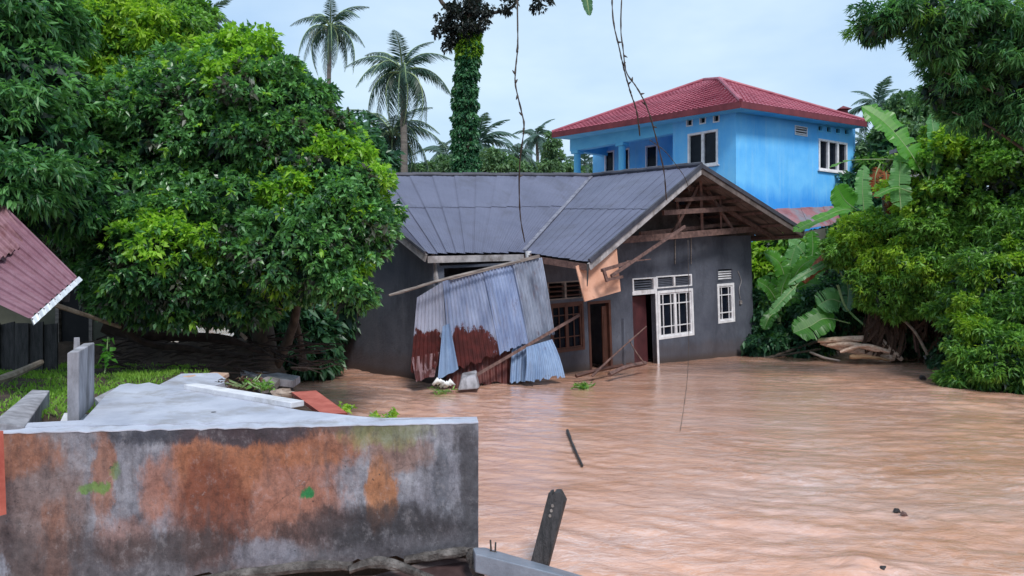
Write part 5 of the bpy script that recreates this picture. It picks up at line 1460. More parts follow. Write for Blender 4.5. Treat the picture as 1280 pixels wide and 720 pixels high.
# ------------------------------------------------------------------ coconut palms
def frond_mesh(name, length, droop, mats, pairs=46, leaf=0.70, wd=0.052, hang=0.55, seed=0):
    """one feathered leaf growing along +X from the origin"""
    rn = random.Random(seed); m = MB()
    pt = lambda t: Vector((length * (t - 0.16 * droop * t * t * t), 0, length * (0.42 * t * (1 - t) * 1.2 - droop * t * t * 0.55)))
    c = [pt(i / 10) for i in range(11)]
    m.tube(c, [0.05 * (1 - 0.85 * i / 10) for i in range(11)], 4, mi=1)
    for k in range(pairs):
        t = 0.14 + 0.86 * k / (pairs - 1); p = pt(t); tan = (pt(min(t + .02, 1.02)) - pt(t - .02)).normalized()
        l = leaf * (math.sin(math.pi * min(1, 0.18 + t * 0.80)) ** 0.7) * rn.uniform(0.8, 1.1)
        for s in (-1, 1):
            a = rn.uniform(0.45, 0.8); h = hang * rn.uniform(0.6, 1.4)
            dr = (tan * a + Vector((0, s, 0)) * 0.9 - Vector((0, 0, h))).normalized()
            e = p + dr * l + Vector((0, 0, -0.25 * l * h)); w = tan * wd * 0.5
            mid = p + dr * l * 0.5
            b = len(m.v); m.add([p - w * .6, p + w * .6, mid + w, mid - w, e], [(0, 1, 2, 3), (3, 2, 4)], 0)
    me = bpy.data.meshes.new(name); me.from_pydata(m.v, [], m.f)
    for q in mats: me.materials.append(q)
    me.polygons.foreach_set("material_index", m.m)
    a = me.attributes.new("leaf_tone", 'FLOAT', 'FACE')
    a.data.foreach_set("value", [rn.uniform(0.1, 0.8) for _ in m.f]); me.update()
    return me
FR_N = [frond_mesh("frond", 2.6, dr, [LEAF_PALM, BANANA_GREEN], seed=i, hang=h) for i, (dr, h) in enumerate(((0.45, 0.45), (0.85, 0.75), (1.25, 1.1)))]
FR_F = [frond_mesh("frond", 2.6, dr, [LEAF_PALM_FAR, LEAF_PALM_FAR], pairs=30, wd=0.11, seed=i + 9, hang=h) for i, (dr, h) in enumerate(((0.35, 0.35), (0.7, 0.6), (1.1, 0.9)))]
def palm(label, crown, d_, base, bend, scale, n, far=False, seed=0, r=0.16):
    rn = random.Random(seed)
    C0 = at(*crown, d_); B = at(*base, d_); B.z = min(B.z, 0.5)
    t = thing("coconut_palm", label, "palm", B, "coconut palms behind the houses")
    top = lerp(B, C0, 1.0)
    c = curve([B, lerp(B, top, .35) + Vector((bend, 0, 0)), lerp(B, top, .75) + Vector((bend * .8, 0, 0)), top], 14)
    MB().tube(c, [r * (1.25 - 0.5 * i / 14) for i in range(15)], 8, wob=0.05).build("trunk", BARK_PALM, t, smooth=True)
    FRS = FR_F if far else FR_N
    for k in range(n):
        el = lerp(1.0, -0.85, ((k + 0.5) / n) ** 0.9) + rn.uniform(-.15, .15)
        az = k * 2.39996 + rn.uniform(-.3, .3)
        me = FRS[0 if el > 0.7 else (1 if el > 0.0 else 2)]
        o = bpy.data.objects.new("frond", me); COL.objects.link(o); o.parent = t
        o.location = top - B + Vector((0, 0, 0.05))
        o.rotation_euler = (Matrix.Rotation(az, 3, 'Z') @ Matrix.Rotation(-el, 3, 'Y')).to_euler()
        s = scale * rn.uniform(0.85, 1.1); o.scale = (s, s, s)
    m = MB()
    for k in range(6):
        a = k * 1.05; p = top + Vector((math.cos(a) * .22, math.sin(a) * .22, -0.18 - .1 * (k % 2))) * scale
        m.tube([p - ZZ * .13 * scale, p, p + ZZ * .12 * scale], [0.03, 0.12 * scale, 0.03], 6)
    m.build("coconuts", LEAF_RUST if not far else LEAF_PALM_FAR, t, smooth=True)
    return t
palm("tall thin coconut palm rising from behind the big tree", (413, 36), 40, (424, 330), -0.25, 0.92, 20, seed=1, r=0.13)
palm("largest coconut palm, its long fronds drooping left of the vine clad trunk", (503, 92), 33, (506, 330), 0.05, 0.94, 24, seed=2, r=0.16)
palm("dense lower coconut palm right under the largest palm", (490, 170), 36, (490, 330), 0.1, 1.0, 26, seed=3, r=0.17)
palm("coconut palm half hidden behind the vine clad trunk", (598, 182), 44, (592, 330), 0.1, 0.98, 18, True, seed=4)
palm("short coconut palm just over the roof ridge below the hanging vine", (646, 196), 48, (646, 330), 0, 0.82, 16, True, seed=5)
palm("small distant coconut palm left of the blue house's roof tip", (671, 172), 62, (673, 330), 0.1, 0.90, 15, True, seed=6)
palm("palm top peeping over the trees at upper left", (258, 30), 42, (262, 330), 0.3, 0.82, 15, True, seed=7)
palm("bluish palm standing right of the blue house", (1096, 135), 50, (1096, 330), 0, 1.02, 18, True, seed=8)
palm("palm seen through the end of the blue balcony", (731, 205), 60, (731, 330), 0, 0.9, 15, True, seed=9)
palm("small palm at the left foot of the vine clad trunk", (558, 196), 50, (556, 330), 0, 0.85, 14, True, seed=10)
palm("drooping palm at the right end of the blue wall", (1084, 180), 38, (1084, 330), 0, 0.62, 14, True, seed=11)

# vine clad trunk
vt = thing("vine_clad_tree", "tall straight trunk wrapped in green creeper with a dark branching top", "tree", Vector((at(583, 345, 30).x, 30, 0)))
trunk(vt, "trunk", [at(583, 420, 30), at(583, 215, 30), at(582, 120, 30), at(586, 40, 30), at(588, -10, 30)], 0.30, 0.22, n=12)
n = 2600
t_ = RNG.random(n); py = 222 - t_ * 186; a_ = RNG.uniform(0, 6.283, n)
half = (np.interp(py, [36, 60, 120, 200, 222], [12, 15, 16, 19, 24]) + 2.2 * np.sin(py * .35) + RNG.normal(0, 1.3, n)) / F * 30 * 0.74
cx = np.interp(py, [36, 120, 222], [588, 581, 582])
C = np.stack([(cx - 640) / F * 30 + np.cos(a_) * half, 30 + np.sin(a_) * half, EYE + (HZ - py) / F * 30], 1)
Lv = Leaves(); O = np.stack([np.cos(a_), np.sin(a_), -0.4 * np.ones(n)], 1)
Lv.whorls(C, O, 5, 0.15, 0.11, 0.7, 0.4, 0.3, 0, np.clip(0.38 + 0.3 * np.sin(py * .21 + np.cos(a_) * 3) * .6, 0, 1), 0.4)
top_ = py < 72
Lv.whorls(C[top_], O[top_], 4, 0.20, 0.13, 0.8, 0.2, 0.3, 1, 0.3, 0.3)
Lv.build("creeper", [LEAF_IVY, LEAF_VINE_BRIGHT], vt)
for pts, r in (([at(592, 40, 30), at(610, 18, 30), at(636, 12, 29.8), at(652, -6, 29.6)], 0.10), ([at(586, 40, 30), at(575, 20, 30), at(556, 8, 30), at(545, -10, 30)], 0.14), ([at(588, 30, 30), at(596, 8, 30), at(600, -12, 30)], 0.2), ([at(580, 48, 30), at(566, 36, 30), at(556, 40, 30)], 0.08), ([at(594, 42, 30), at(600, 34, 30), at(606, 32, 29.9)], 0.05), ([at(668, -10, 29.6), at(676, 4, 29.6), at(684, 8, 29.6)], 0.05)):
    trunk(vt, "limb", pts, r, r * .5, BARK, 7, 8)
leafy([(564, 18, 29.8, 20, 16, .5), (556, 38, 29.8, 9, 12, .35), (590, 6, 29.8, 26, 16, .6), (562, 48, 29.9, 10, 10, .3), (566, 60, 30, 5, 7, .2), (604, 32, 29.7, 6, 5, .2), (636, 8, 29.6, 8, 5, .2), (677, 6, 29.6, 13, 6, .2), (578, 26, 29.6, 16, 18, .5)], 9, 0.20, 15, 5, 0.16, 0.085, [], 0.3, core=14, core_ln=0.16).build("crown", [LEAF_CREEPER, LEAF_DARK, LEAF_SHADE], vt)

# bushes and trees just over the roof ridge
def bush(name, label, cat, ells, mats, n_sub, sub_r, per_sub, per, ln, wd, tone, base, group=None, young=(), core=160, **k):
    t = thing(name, label, cat, base, group)
    leafy(ells, n_sub, sub_r, per_sub, per, ln, wd, young, tone, core=core, **{"core_ln": ln * 1.5, **k}).build("foliage", mats, t)
    e = ells[0]; d_ = e[2]
    trunk(t, "trunk", [Vector(base), lerp(Vector(base), at(e[0], e[1], d_), .6), at(e[0], e[1], d_)], 0.14, 0.05, n=6, steps=5)
    return t
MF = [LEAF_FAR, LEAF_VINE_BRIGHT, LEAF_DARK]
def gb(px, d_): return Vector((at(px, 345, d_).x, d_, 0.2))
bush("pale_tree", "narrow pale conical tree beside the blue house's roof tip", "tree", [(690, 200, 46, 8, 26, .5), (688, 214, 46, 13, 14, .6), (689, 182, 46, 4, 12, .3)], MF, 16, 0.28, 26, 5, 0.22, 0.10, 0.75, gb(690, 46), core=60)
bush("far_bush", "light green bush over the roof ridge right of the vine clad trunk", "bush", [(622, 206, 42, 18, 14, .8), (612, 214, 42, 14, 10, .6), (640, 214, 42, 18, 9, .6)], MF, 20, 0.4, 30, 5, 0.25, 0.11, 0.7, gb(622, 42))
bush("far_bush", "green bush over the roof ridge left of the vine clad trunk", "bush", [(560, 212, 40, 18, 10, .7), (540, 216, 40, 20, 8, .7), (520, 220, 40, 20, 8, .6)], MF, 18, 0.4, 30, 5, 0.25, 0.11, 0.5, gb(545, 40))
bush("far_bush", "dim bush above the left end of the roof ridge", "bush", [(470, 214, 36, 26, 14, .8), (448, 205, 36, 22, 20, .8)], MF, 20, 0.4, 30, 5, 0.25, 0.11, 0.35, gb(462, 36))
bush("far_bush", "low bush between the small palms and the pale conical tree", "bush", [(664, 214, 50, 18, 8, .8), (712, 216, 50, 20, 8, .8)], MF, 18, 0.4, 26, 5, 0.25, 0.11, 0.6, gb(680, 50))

# ------------------------------------------------------------------ right bank: trees, thicket, bananas
def blade(parent, pts, width, mat, face=(-0.25, -0.8, 0.55), vee=0.25, rag=0.16, stalk=0.12, name="leaf", rib=0.018, ribmat=None, tone=0.5, tip=0.35):
    """a banana leaf: midrib with two half blades, folded along the rib, rippled and split at the edge"""
    c = curve([at(*p) for p in pts], 44); face = Vector(face).normalized()
    vs, fs, tn = [], [], []
    rn = random.random
    n = len(c)
    prof = []
    for i in range(n):
        t = i / (n - 1)
        u = max(0.0, (t - stalk) / (1 - stalk))
        w = 0.5 * width * (min(1, u / 0.16) ** 0.6) * (max(0.0, 1 - max(0, (u - (1 - tip)) / tip) ** 2.0) ** 0.5)
        prof.append(w)
    for s in (-1, 1):
        b = len(vs)
        for i in range(n):
            tan = (c[min(i + 1, n - 1)] - c[max(i - 1, 0)]).normalized()
            side = tan.cross(face).normalized() * s
            up = side.cross(tan).normalized(); up = up if up.dot(face) > 0 else -up
            w = prof[i] * (1 + rag * random.uniform(-1, 0.3))
            rip = 0.05 * width * math.sin(i * 0.8 + s * 1.3) + 0.015 * width * math.sin(i * 2.1)
            vs += [c[i], c[i] + side * w * 0.5 + up * (vee * w * 0.5), c[i] + side * w + up * (vee * w * 0.75 + rip) - Vector((0, 0, 0.12 * w))]
        for i in range(n - 1):
            if rag and random.random() < rag * 0.22:      # a tear right to the rib
                continue
            q = b + i * 3
            fs += [(q, q + 1, q + 4, q + 3), (q + 1, q + 2, q + 5, q + 4)]; v = tone + (0.10 if i % 2 else -0.06) + random.uniform(-.12, .12); tn += [v, v - random.uniform(0, .14)]
    m = MB(); m.add(vs, fs, 0); nb = len(m.f)
    m.tube(c, [rib * (1.1 - 0.95 * i / (n - 1)) for i in range(n)], 5, mi=1)
    o = m.build(name, [mat, ribmat or BANANA_GREEN], parent)
    a = o.data.attributes.new("leaf_tone", 'FLOAT', 'FACE')
    a.data.foreach_set("value", (tn + [tone] * (len(m.f) - nb)))
    return o

LB, LP = LEAF_BANANA, LEAF_BANANA_PALE
def banana(label, base, top, r, leaves, group=None, stemmat=None):
    b_ = at(*base); t = thing("banana_plant", label, "banana plant", b_, group)
    if top is not None:
        c = curve([b_ - ZZ * 0.3, lerp(b_, at(*top), .5), at(*top)], 8)
        MB().tube(c, [r * (1.15 - 0.45 * i / 8) for i in range(9)], 9, wob=0.06).build("stem", stemmat or BANANA_GREEN, t, smooth=True)
    for L in leaves: blade(t, **L)
    return t
def Lf(pts, width, mat=LB, **k): return dict(pts=pts, width=width, mat=mat, **k)

banana("tall banana plant whose upright leaves stand before the right end of the blue wall", (1085, 330, 23.0), (1082, 268, 22.8), 0.14, [
    Lf([(1070, 262, 22.6), (1056, 250, 22.5), (1045, 230, 22.4)], 0.85, LB, tone=.75, stalk=.12, face=(-.2, -.95, .2), tip=.5),
    Lf([(1080, 268, 22.6), (1078, 235, 22.6), (1080, 206, 22.7)], 0.55, LP, stalk=.05, face=(0, -1, .1), tip=.6),
    Lf([(1078, 268, 22.5), (1055, 262, 22.0), (1010, 280, 21.6), (992, 290, 21.5)], 0.42, LB, tone=.8, face=(-.1, -.5, .85)),
    Lf([(1084, 266, 22.5), (1105, 258, 22.1), (1128, 263, 21.8)], 0.36, LB, tone=.55, face=(0, -.5, .85)),
    Lf([(1078, 272, 22.4), (1062, 285, 22), (1052, 318, 21.8)], 0.50, LB, tone=.7, rag=.2),
    Lf([(1076, 270, 22.4), (1050, 300, 21.8), (1030, 338, 21.5)], 0.48, LP, tone=.3, rag=.25),
    Lf([(1088, 270, 22.4), (1096, 290, 22), (1100, 318, 21.8)], 0.45, LB, tone=.35, rag=.3)])
banana("banana plant with one broad leaf arching up to the red roof's right tip", (1168, 285, 20.6), (1158, 236, 19.2), 0.11, [
    Lf([(1158, 226, 19.0), (1136, 188, 19.1), (1108, 155, 19.3), (1077, 133, 19.5)], 0.80, LB, tone=.8, face=(.35, -.9, .15), stalk=.1),
    Lf([(1160, 228, 19.0), (1168, 185, 19.1), (1164, 142, 19.3)], 0.50, LP, tone=.1, face=(.2, -.95, .1), stalk=.1),
    Lf([(1126, 262, 19.0), (1124, 228, 19.0), (1127, 190, 19.1)], 0.58, LP, tone=.35, face=(0, -1, .1), stalk=.04, tip=.5),
    Lf([(1128, 200, 19.1), (1095, 199, 19.2), (1060, 201, 19.4), (1036, 210, 19.5)], 0.26, LB, tone=.85, face=(0, -.25, 1), stalk=.62),
    Lf([(1140, 240, 18.9), (1118, 235, 18.9), (1092, 246, 18.9)], 0.28, LB, tone=.6, face=(0, -.5, .85), stalk=.3)])
banana("young banana plant crowding the grey house's right corner", (985, 425, 23.6), (985, 365, 23.4), 0.11, [
    Lf([(985, 365, 23.4), (975, 330, 23.4), (955, 315, 23.3)], 0.55, LB, tone=.7, rag=.15),
    Lf([(985, 362, 23.4), (1000, 335, 23.2), (1018, 322, 23)], 0.5, LB, tone=.85, rag=.15),
    Lf([(988, 365, 23.3), (1012, 355, 22.9), (1030, 362, 22.7)], 0.45, LB, tone=.6),
    Lf([(983, 368, 23.3), (960, 352, 23.1), (948, 362, 23)], 0.5, LB, tone=.6),
    Lf([(984, 370, 23.2), (965, 375, 22.9), (950, 392, 22.8)], 0.5, LB, tone=.75),
    Lf([(988, 372, 23.2), (1005, 380, 22.8), (1015, 400, 22.6)], 0.42, LB, tone=.3),
    Lf([(985, 360, 23.5), (988, 330, 23.5), (995, 306, 23.5)], 0.5, LP, tone=.4),
    Lf([(985, 366, 23.2), (972, 400, 22.9), (955, 418, 22.8)], 0.55, LB, tone=.15)])
banana("banana plant with pale upright leaves under the grey roof's right eave", (1015, 420, 25.0), (1015, 340, 24.8), 0.12, [
    Lf([(1012, 335, 24.6), (1016, 312, 24.6), (1015, 288, 24.6)], 0.5, LB, tone=.5, face=(0, -1, .1), stalk=.05),
    Lf([(1015, 335, 24.6), (1000, 310, 24.6), (985, 300, 24.6)], 0.5, LP, tone=.6, rag=.2),
    Lf([(1015, 338, 24.5), (1030, 318, 24.4), (1042, 300, 24.3)], 0.5, LB, tone=.75),
    Lf([(1014, 340, 24.4), (996, 345, 24), (975, 340, 23.8)], 0.6, LB, tone=.65, rag=.2),
    Lf([(1016, 340, 24.4), (1034, 350, 24), (1040, 370, 23.9)], 0.5, LB, tone=.25)])
banana("small banana plant with torn leaves standing behind the low bush", (972, 430, 22.9), (975, 385, 22.8), 0.08, [
    Lf([(975, 385, 22.7), (962, 362, 22.6), (946, 350, 22.5)], 0.42, LB, tone=.55),
    Lf([(976, 384, 22.7), (992, 372, 22.5), (1004, 376, 22.4)], 0.38, LB, tone=.7),
    Lf([(975, 386, 22.6), (978, 360, 22.6), (986, 342, 22.6)], 0.36, LB, tone=.8),
    Lf([(974, 388, 22.5), (962, 396, 22.3), (955, 412, 22.2)], 0.40, LB, tone=.3)])
fb = banana("broken banana plant with a rust brown snapped stem leaning right of the grey house", (1000, 352, 21.3), None, 0.1, [
    Lf([(1062, 404, 20.9), (1032, 398, 20.8), (1012, 408, 20.7), (992, 416, 20.6)], 0.85, LB, tone=.35, face=(-.1, -.8, .6), stalk=.18, rag=.12),
    Lf([(1052, 378, 21.0), (1038, 374, 20.9), (1022, 382, 20.9)], 0.75, LP, tone=.15, face=(-.1, -.9, .4), stalk=.08),
    Lf([(1047, 356, 21), (1058, 385, 20.9), (1085, 412, 20.7), (1098, 432, 20.5)], 0.10, LP, tone=.8, face=(.5, -.8, .3), stalk=.2, rib=0.035),
    Lf([(1000, 352, 21.1), (978, 375, 21), (962, 392, 21)], 0.28, LP, tone=.4, face=(-.3, -.8, .4)),
    Lf([(1040, 325, 21.4), (1015, 338, 21.2), (985, 356, 21.1)], 0.26, LP, tone=.2, face=(-.3, -.8, .5), stalk=.05),
    Lf([(1050, 340, 21.2), (1060, 360, 21), (1058, 390, 20.9)], 0.42, LEAF_DARK, tone=.5)])
c = curve([at(1004, 352, 21.5), at(1024, 332, 21.5), at(1052, 303, 21.5)], 10)
MB().tube(c, [0.10, .11, .12, .135, .145, .15, .16, .165, .165, .16, .13], 10, wob=0.16).build("stem", surface("banana_rot", (0.20, 0.055, 0.025), (0.40, 0.15, 0.08), 4, 0.9, 0.8, 16, (3, 3, 1), dirt=(0.07, 0.025, 0.02), dirt_at=(0.5, 0.7)), fb)
bd = banana("withered banana top with hanging rust brown dead leaves below the arching leaf", (1108, 300, 21.8), (1106, 205, 21.6), 0.10, [
    Lf([(1100, 205, 21.4), (1094, 222, 21.3), (1096, 248, 21.3)], 0.36, LEAF_RUST, rag=.6, tone=.2, face=(-.2, -1, 0)),
    Lf([(1105, 205, 21.4), (1108, 225, 21.3), (1104, 250, 21.3)], 0.40, LEAF_RUST, rag=.6, tone=.5, face=(.1, -1, 0)),
    Lf([(1112, 262, 21.3), (1118, 256, 21.2), (1112, 282, 21.2)], 0.34, LEAF_RUST, rag=.6, tone=.4, face=(0, -1, 0)),
    Lf([(1106, 250, 21.3), (1112, 262, 21.2), (1110, 285, 21.2)], 0.30, LEAF_RUST, rag=.6, tone=.3, face=(0, -1, 0))], stemmat=BARK)
m = MB(); p = at(1134, 194, 22.6)
m.hexa([p + Vector(v) for v in ((-.28, -.2, -1.9), (.28, -.2, -1.9), (.28, .3, -1.9), (-.28, .3, -1.9), (-.28, -.2, .08), (.28, -.2, .08), (.28, .3, .08), (-.28, .3, .08))])
m.hexa([p + Vector(v) for v in ((-.36, -.28, .081), (.36, -.28, .081), (.36, .36, .081), (-.36, .36, .081), (-.36, -.28, .2), (.36, -.28, .2), (.36, .36, .2), (-.36, .36, .2))])
m.build("gate_pillar", CONC_SIDE, origin=p)
tag(bpy.data.objects["gate_pillar"], "grey capped masonry pillar showing among the banana leaves", "pillar")

MV = [LEAF_VINE, LEAF_VINE_BRIGHT, LEAF_SHADE, LEAF_DULL]
def gr(px, d_): p = at(px, 345, d_); return Vector((p.x, d_, 0.3))
bush("vine_thicket", "vine covered mound at the right edge with a bright yellow green crest", "thicket",
     [(1215, 235, 19.5, 85, 78, 1.4), (1270, 230, 18.5, 50, 85, 1.3), (1163, 272, 20.0, 44, 62, 1.2), (1190, 190, 20.0, 50, 30, 1.0), (1235, 170, 19.5, 50, 20, .9)], MV, 70, 0.30, 44, 7, 0.125, 0.072, 0.62, gr(1215, 20.5),
     young=[(1150, 195, 26), (1185, 172, 26), (1225, 160, 24), (1265, 155, 24), (1118, 230, 22), (1130, 250, 26), (1205, 185, 16), (1160, 220, 18), (1100, 262, 20)], core=350, down=0.05, droop=0.18, lo=0.55, spread=1.3, dull=0.10, y_p=0.75)
bush("vine_thicket", "green creeper covered bush above the fallen banana stems", "thicket",
     [(1112, 320, 20.6, 62, 45, 1.0), (1070, 300, 21.0, 34, 30, .8), (1160, 335, 19.8, 58, 50, 1.0), (1180, 300, 19.6, 55, 45, 1.0), (1120, 360, 20.2, 40, 30, .8)], MV, 70, 0.27, 44, 7, 0.125, 0.046, 0.72, gr(1112, 21.5),
     young=[(1062, 290, 26), (1095, 300, 24), (1130, 312, 20), (1085, 318, 18), (1120, 335, 16), (1150, 345, 16), (1175, 350, 14)], core=250, down=0.2, droop=0.25, lo=0.55, spread=1.2, dull=0.08, y_p=0.75)
bush("vine_thicket", "dark ferny greenery overhanging the water at the lower right corner", "thicket",
     [(1250, 370, 17.2, 55, 55, .9), (1235, 425, 16.6, 42, 40, .8), (1262, 450, 15.8, 50, 34, .8), (1215, 466, 16.3, 34, 16, .6), (1275, 320, 17.6, 40, 50, .9), (1205, 395, 17.8, 30, 30, .6), (1300, 420, 16.0, 40, 60, .8)], [LEAF_VINE, LEAF_VINE_BRIGHT, LEAF_SHADE], 60, 0.25, 44, 7, 0.14, 0.042, 0.42, gr(1262, 17.6),
     young=[(1200, 380, 22), (1240, 350, 20), (1255, 320, 20), (1215, 410, 16)], core=300, down=0.25, droop=0.25, lo=0.55, spread=1.2, y_p=0.7)
bush("low_bush", "dark leafy growth at the water line by the grey house's right corner", "bush",
     [(965, 432, 22.6, 26, 12, .5), (985, 410, 23.2, 40, 24, .6), (950, 400, 23.4, 14, 30, .5), (1005, 430, 22.4, 26, 10, .4), (1030, 395, 22.6, 30, 26, .5)], [LEAF_DARK, LEAF_VINE, LEAF_SHADE], 24, 0.30, 30, 6, 0.20, 0.10, 0.4, gr(970, 23.5),
     young=[(960, 335, 20)], core=300, down=0.4)
bush("garden_bush", "bright leafy bushes right behind the grey house's corner", "bush",
     [(965, 335, 25.6, 26, 30, .7), (1000, 350, 25.4, 34, 36, .8), (955, 385, 25.2, 20, 26, .6), (1045, 350, 25.0, 24, 40, .7), (980, 318, 26.0, 30, 18, .6)], MV, 24, 0.4, 30, 6, 0.28, 0.15, 0.6, gr(985, 26.2),
     young=[(960, 322, 20), (985, 345, 18), (955, 365, 16), (1010, 330, 16)], core=300)
bush("background_tree", "pale green trees' crown between the blue house and the right thicket", "tree",
     [(1150, 165, 34, 34, 40, 1.4), (1120, 200, 33, 32, 45, 1.4), (1180, 140, 36, 30, 30, 1.2), (1100, 225, 33, 22, 30, 1.0), (1165, 210, 32, 40, 40, 1.2)], [LEAF_FAR, LEAF_VINE, LEAF_DARK], 40, 0.5, 34, 6, 0.28, 0.13, 0.45, gr(1140, 34), core=400, core_ln=.5,
     young=[(1110, 205, 20), (1125, 180, 12)])
bush("background_tree", "dim bush behind the lean-to roof and the blue house's right end", "tree",
     [(1075, 265, 33, 26, 40, 1.2), (1110, 280, 31, 34, 30, 1.2), (1050, 320, 30, 40, 30, 1.0)], [LEAF_DARK, LEAF_VINE, LEAF_DARK], 34, 0.5, 34, 6, 0.28, 0.14, 0.5, gr(1080, 33), core=400)
# feathery overhanging tree, top right
ot = thing("overhanging_tree", "dark feathery bamboo like tree leaning in from the top right corner", "tree", Vector((at(1330, 345, 15).x, 15, 0.5)))
trunk(ot, "trunk", [at(1340, 440, 15), at(1325, 250, 15), at(1290, 120, 14.8), at(1240, 50, 14.6)], 0.16, 0.05)
for pts, r in (([at(1290, 120, 14.8), at(1230, 60, 14.6), at(1160, 20, 14.4), at(1090, 38, 14.4)], 0.05), ([at(1310, 180, 15), at(1250, 120, 14.8), at(1180, 90, 14.6)], 0.05), ([at(1325, 220, 15), at(1240, 160, 15), at(1190, 140, 15)], 0.04)):
    trunk(ot, "limb", pts, r, r * .3, BARK, 6, 8)
Lv = Leaves()
for (px, py, d_, rx, ry, sub) in ((1190, 15, 14.4, 70, 26, 26), (1118, 22, 14.4, 30, 13, 10), (1094, 34, 14.4, 15, 8, 5), (1240, 50, 14.8, 70, 45, 20), (1200, 70, 15.0, 42, 34, 13), (1180, 108, 15.2, 30, 22, 9), (1255, 100, 15.0, 60, 45, 20), (1215, 135, 15.4, 48, 26, 13), (1290, 60, 14.6, 50, 80, 18), (1160, 55, 14.6, 22, 14, 6), (1275, 150, 15.0, 40, 26, 10)):
    c, r = ell(px, py, d_, rx, ry, 0.6)
    p, o, ids, cc = tips_on(c, r, sub, 0.27, 30, 0.4, 0.7)
    tn = np.clip(0.40 + RNG.normal(0, 0.2, len(cc)), 0, 1)
    Lv.whorls(p, o + np.array([[-.5, 0, .1]]), 6, 0.165, 0.034, 1.1, 0.28, 0.30, (RNG.random(len(cc)) < 0.10).astype(int)[ids], tn[ids], 0.35)
    n = 9 * sub; q = unit(RNG.normal(0, 1, (n, 3))) * RNG.uniform(0, 0.75, (n, 1)) ** 0.5 * np.array(r) + np.array(c)
    Lv.whorls(q, RNG.normal(0, 1, (n, 3)), 3, 0.22, 0.10, 1.2, 0.4, 0.2, 2, 0.5, 0.3)
Lv.build("crown", [LEAF_BAMBOO, LEAF_VINE, LEAF_SHADE], ot)

# dead leaves hanging under the thicket, roots
dl_ = thing("dead_leaf_skirt", "brown dead leaves and roots hanging under the thicket by the water", "dead leaves", gr(1130, 20.8))
rs = random.Random(11)
for k in range(84):
    x = rs.choice((rs.uniform(1080, 1120), rs.uniform(1085, 1200), rs.uniform(1150, 1205))); y = rs.uniform(365, 410) - (12 if x > 1140 else 0); d_ = 20.6 - max(0, x - 1130) * 0.022
    l = rs.uniform(24, 60)
    blade(dl_, [(x, y, d_), (x + rs.uniform(-8, 8), y + l * .5, d_ - .15), (x + rs.uniform(-14, 14), min(448, y + l), d_ - rs.uniform(0, .3))], rs.uniform(.04, .13), LEAF_DRY, face=(rs.uniform(-.5, .5), -1, .1), rag=.15, stalk=.05, name="dead_leaf", rib=.008, ribmat=ROOTS, tone=rs.uniform(.1, .9))
# fallen banana stems and driftwood at the water's edge
def drift(name, label, cat, pts, r0, r1, mat, group=None, n=9):
    c = curve([at(*p) for p in pts], 12)
    o = MB().tube(c, [lerp(r0, r1, i / 12) * (1 if 0 < i < 12 else .7) for i in range(13)], n, wob=0.10).build(name, mat, origin=c[0], smooth=False)
    return tag(o, label, cat, group)
G = "fallen banana stems at the right bank"
drift("banana_log", "longest pale fallen banana stem, lying lowest in the pile", "banana stem", [(1026, 428, 21.2), (1060, 436, 20.8), (1096, 444, 20.6), (1118, 447, 20.5)], 0.09, 0.125, BANANA_STEM, G)
drift("banana_log", "fallen banana stem lying level on top of the pile", "banana stem", [(1022, 426, 21.0), (1055, 424, 20.8), (1092, 423, 20.6)], 0.07, 0.095, BANANA_STEM, G)
drift("banana_log", "short banana stem slanting steeply down into the water at the pile's right end", "banana stem", [(1088, 414, 20.9), (1105, 430, 20.6), (1128, 450, 20.4)], 0.11, 0.07, BANANA_STEM, G)
drift("banana_log", "yellowish banana sheath peeling under the lowest stem", "banana stem", [(1062, 446, 20.5), (1085, 446, 20.4), (1112, 450, 20.3)], 0.07, 0.035, surface("sheath_ochre", (0.26, 0.14, 0.07), (0.44, 0.28, 0.16), 3, 0.7, 0.5, 20, (3, 8, 8)), G)
drift("banana_log", "thin split banana stem fanning up at the left of the pile", "banana stem", [(1034, 432, 20.9), (1062, 430, 20.6), (1100, 438, 20.3)], 0.05, 0.07, BANANA_STEM, G)
drift("banana_log", "slim pinkish banana stem crossing the middle of the pile", "banana stem", [(1050, 440, 20.5), (1080, 432, 20.4), (1112, 440, 20.2)], 0.045, 0.06, BANANA_STEM, G)
bush("undergrowth", "dark undergrowth filling the hollow under the thicket at the water line", "undergrowth",
     [(1095, 395, 22.4, 40, 36, .5), (1140, 405, 22.2, 36, 40, .5), (1185, 405, 21.0, 32, 42, .5), (1205, 440, 19.0, 26, 22, .4), (1055, 385, 22.6, 26, 40, .5)], [LEAF_DARK, LEAF_DRY, LEAF_SHADE], 30, 0.30, 34, 6, 0.15, 0.06, 0.4, gr(1140, 22.6), young=[(1095, 405, 40), (1150, 410, 40), (1190, 400, 26)], core=200, down=0.4, y_p=0.6)
drift("driftwood", "dark branch trailing left from the banana stems to the house", "branch", [(1030, 424, 21.8), (1000, 434, 21.9), (962, 446, 21.9), (940, 447, 21.9)], 0.05, 0.02, BARK)
drift("driftwood", "second dark branch beneath the trailing one", "branch", [(1026, 436, 21.4), (990, 442, 21.5), (955, 448, 21.6)], 0.035, 0.02, BARK)
drift("driftwood", "grey driftwood bits afloat left of the banana stems", "branch", [(1012, 440, 21.0), (1030, 447, 20.9), (1050, 451, 20.8)], 0.035, 0.03, WOOD_GREY)
drift("cut_stem", "thin pale stem leaning left to right under the thicket", "stem", [(1120, 392, 20.2), (1143, 414, 19.9), (1160, 444, 19.8)], 0.035, 0.04, WOOD_PALE)
drift("cut_stem", "upright reddish stem standing under the thicket", "stem", [(1141, 382, 20.4), (1142, 405, 20.3), (1146, 440, 20.3)], 0.05, 0.05, WOOD_RED)

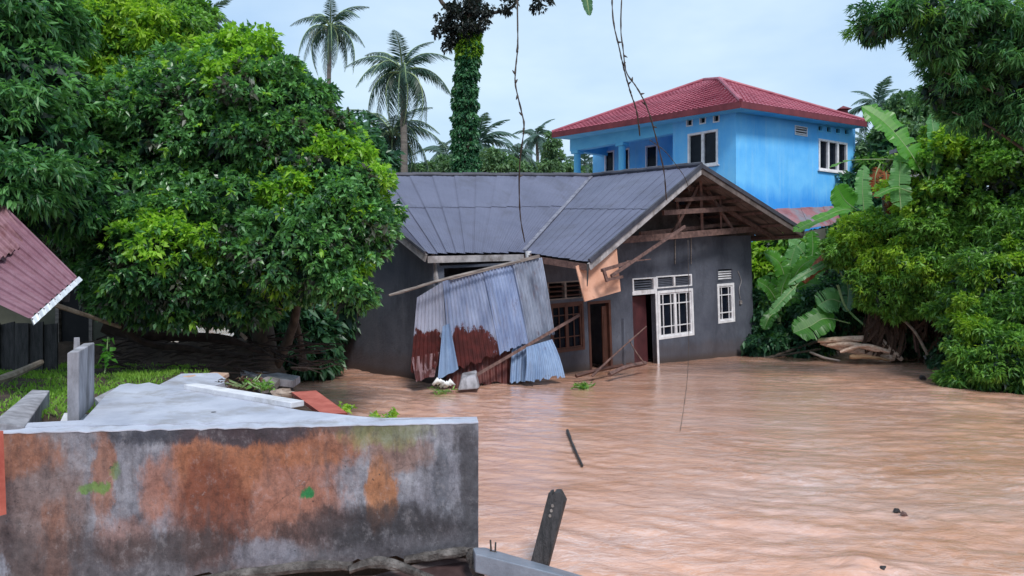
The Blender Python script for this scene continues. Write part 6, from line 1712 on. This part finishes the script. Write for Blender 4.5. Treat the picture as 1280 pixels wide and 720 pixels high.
# ------------------------------------------------------------------ hanging aerial roots in the foreground sky
def vine(label, pts, r, nodes=()):
    c = curve([at(*p) for p in pts], 60)
    m = MB(); m.tube(c, [r * (1 + 0.35 * math.sin(i * 1.7) * math.sin(i * .6)) for i in range(61)], 6, wob=0.2)
    for f in nodes:
        p = c[int(f * 60)]; s = Vector((random.uniform(-1, 1), 0, random.uniform(-.3, .6))).normalized() * 0.07
        m.tube([p, p + s * .6, p + s], [r * 1.6, r * 1.1, r * .3], 5)
    o = m.build("hanging_vine", VINE_STEM, origin=c[0], smooth=True); return tag(o, label, "vine", "vines hanging from above")
vine("thin hanging vine that runs down to the roof valley", [(646, -40, 11.5), (647, 30, 11.5), (647, 60, 11.5), (644, 92, 11.5), (645, 110, 11.5), (652, 140, 11.6), (655, 160, 11.6), (650, 200, 12), (649, 240, 13), (651, 275, 15), (656, 303, 17.2)], 0.013, (.22, .30, .38, .44, .52, .6, .75))
vine("left one of the two vines hanging over the blue house's roof", [(765, -40, 12.5), (766, 20, 12.5), (774, 60, 12.5), (781, 90, 12.5), (788, 115, 12.6), (796, 140, 12.8), (800, 170, 13.2)], 0.013, (.3, .45, .6))
vine("right one of the two vines hanging over the blue house's roof", [(779, -40, 12.4), (776, 30, 12.4), (779, 62, 12.4), (783, 90, 12.5), (795, 108, 12.5), (806, 128, 12.6), (814, 150, 12.8), (822, 180, 13.4), (830, 215, 14.5), (833, 250, 15.5)], 0.012, (.25, .4, .5, .58, .7))
vine("dark wire sagging from the balcony down to the gable's left slope", [(812, 175, 15.5), (830, 188, 16), (842, 202, 16.5), (856, 222, 17), (862, 240, 17.6)], 0.008)
vine("hair thin wire hanging in front of the brown water", [(860, 300, 10.5), (861, 400, 10.5), (860, 460, 10.5), (856, 500, 10.4), (850, 540, 10.4)], 0.004)
lf = thing("hanging_leaf", "single dark leaf tip hanging into the top of the picture", "leaf", at(735, 0, 10))
blade(lf, [(728, -40, 10), (733, -5, 10), (737, 20, 10)], 0.16, LEAF_DARK, face=(0, -1, 0), stalk=.02, tip=.6, tone=.6)

# ------------------------------------------------------------------ far woods on the horizon
Lv = Leaves()
n = 5200
a_ = RNG.uniform(-1.3, 1.3, n); d_ = RNG.uniform(70, 96, n)
h_ = (2.2 + 2.4 * np.sin(a_ * 7 + 1) * np.sin(a_ * 17) + 2.5) * RNG.random(n) ** 0.7
C = np.stack([np.sin(a_) * d_, np.cos(a_) * d_, 0.2 + h_ * 1.15], 1)
Lv.whorls(C, RNG.normal(0, 1, (n, 3)), 6, 1.0, 0.55, 0.9, 0.2, 0.2, 0, np.clip(.5 + RNG.normal(0, .2, n), 0, 1), .3)
Lv.build("far_woods", [LEAF_FAR], kind="stuff")
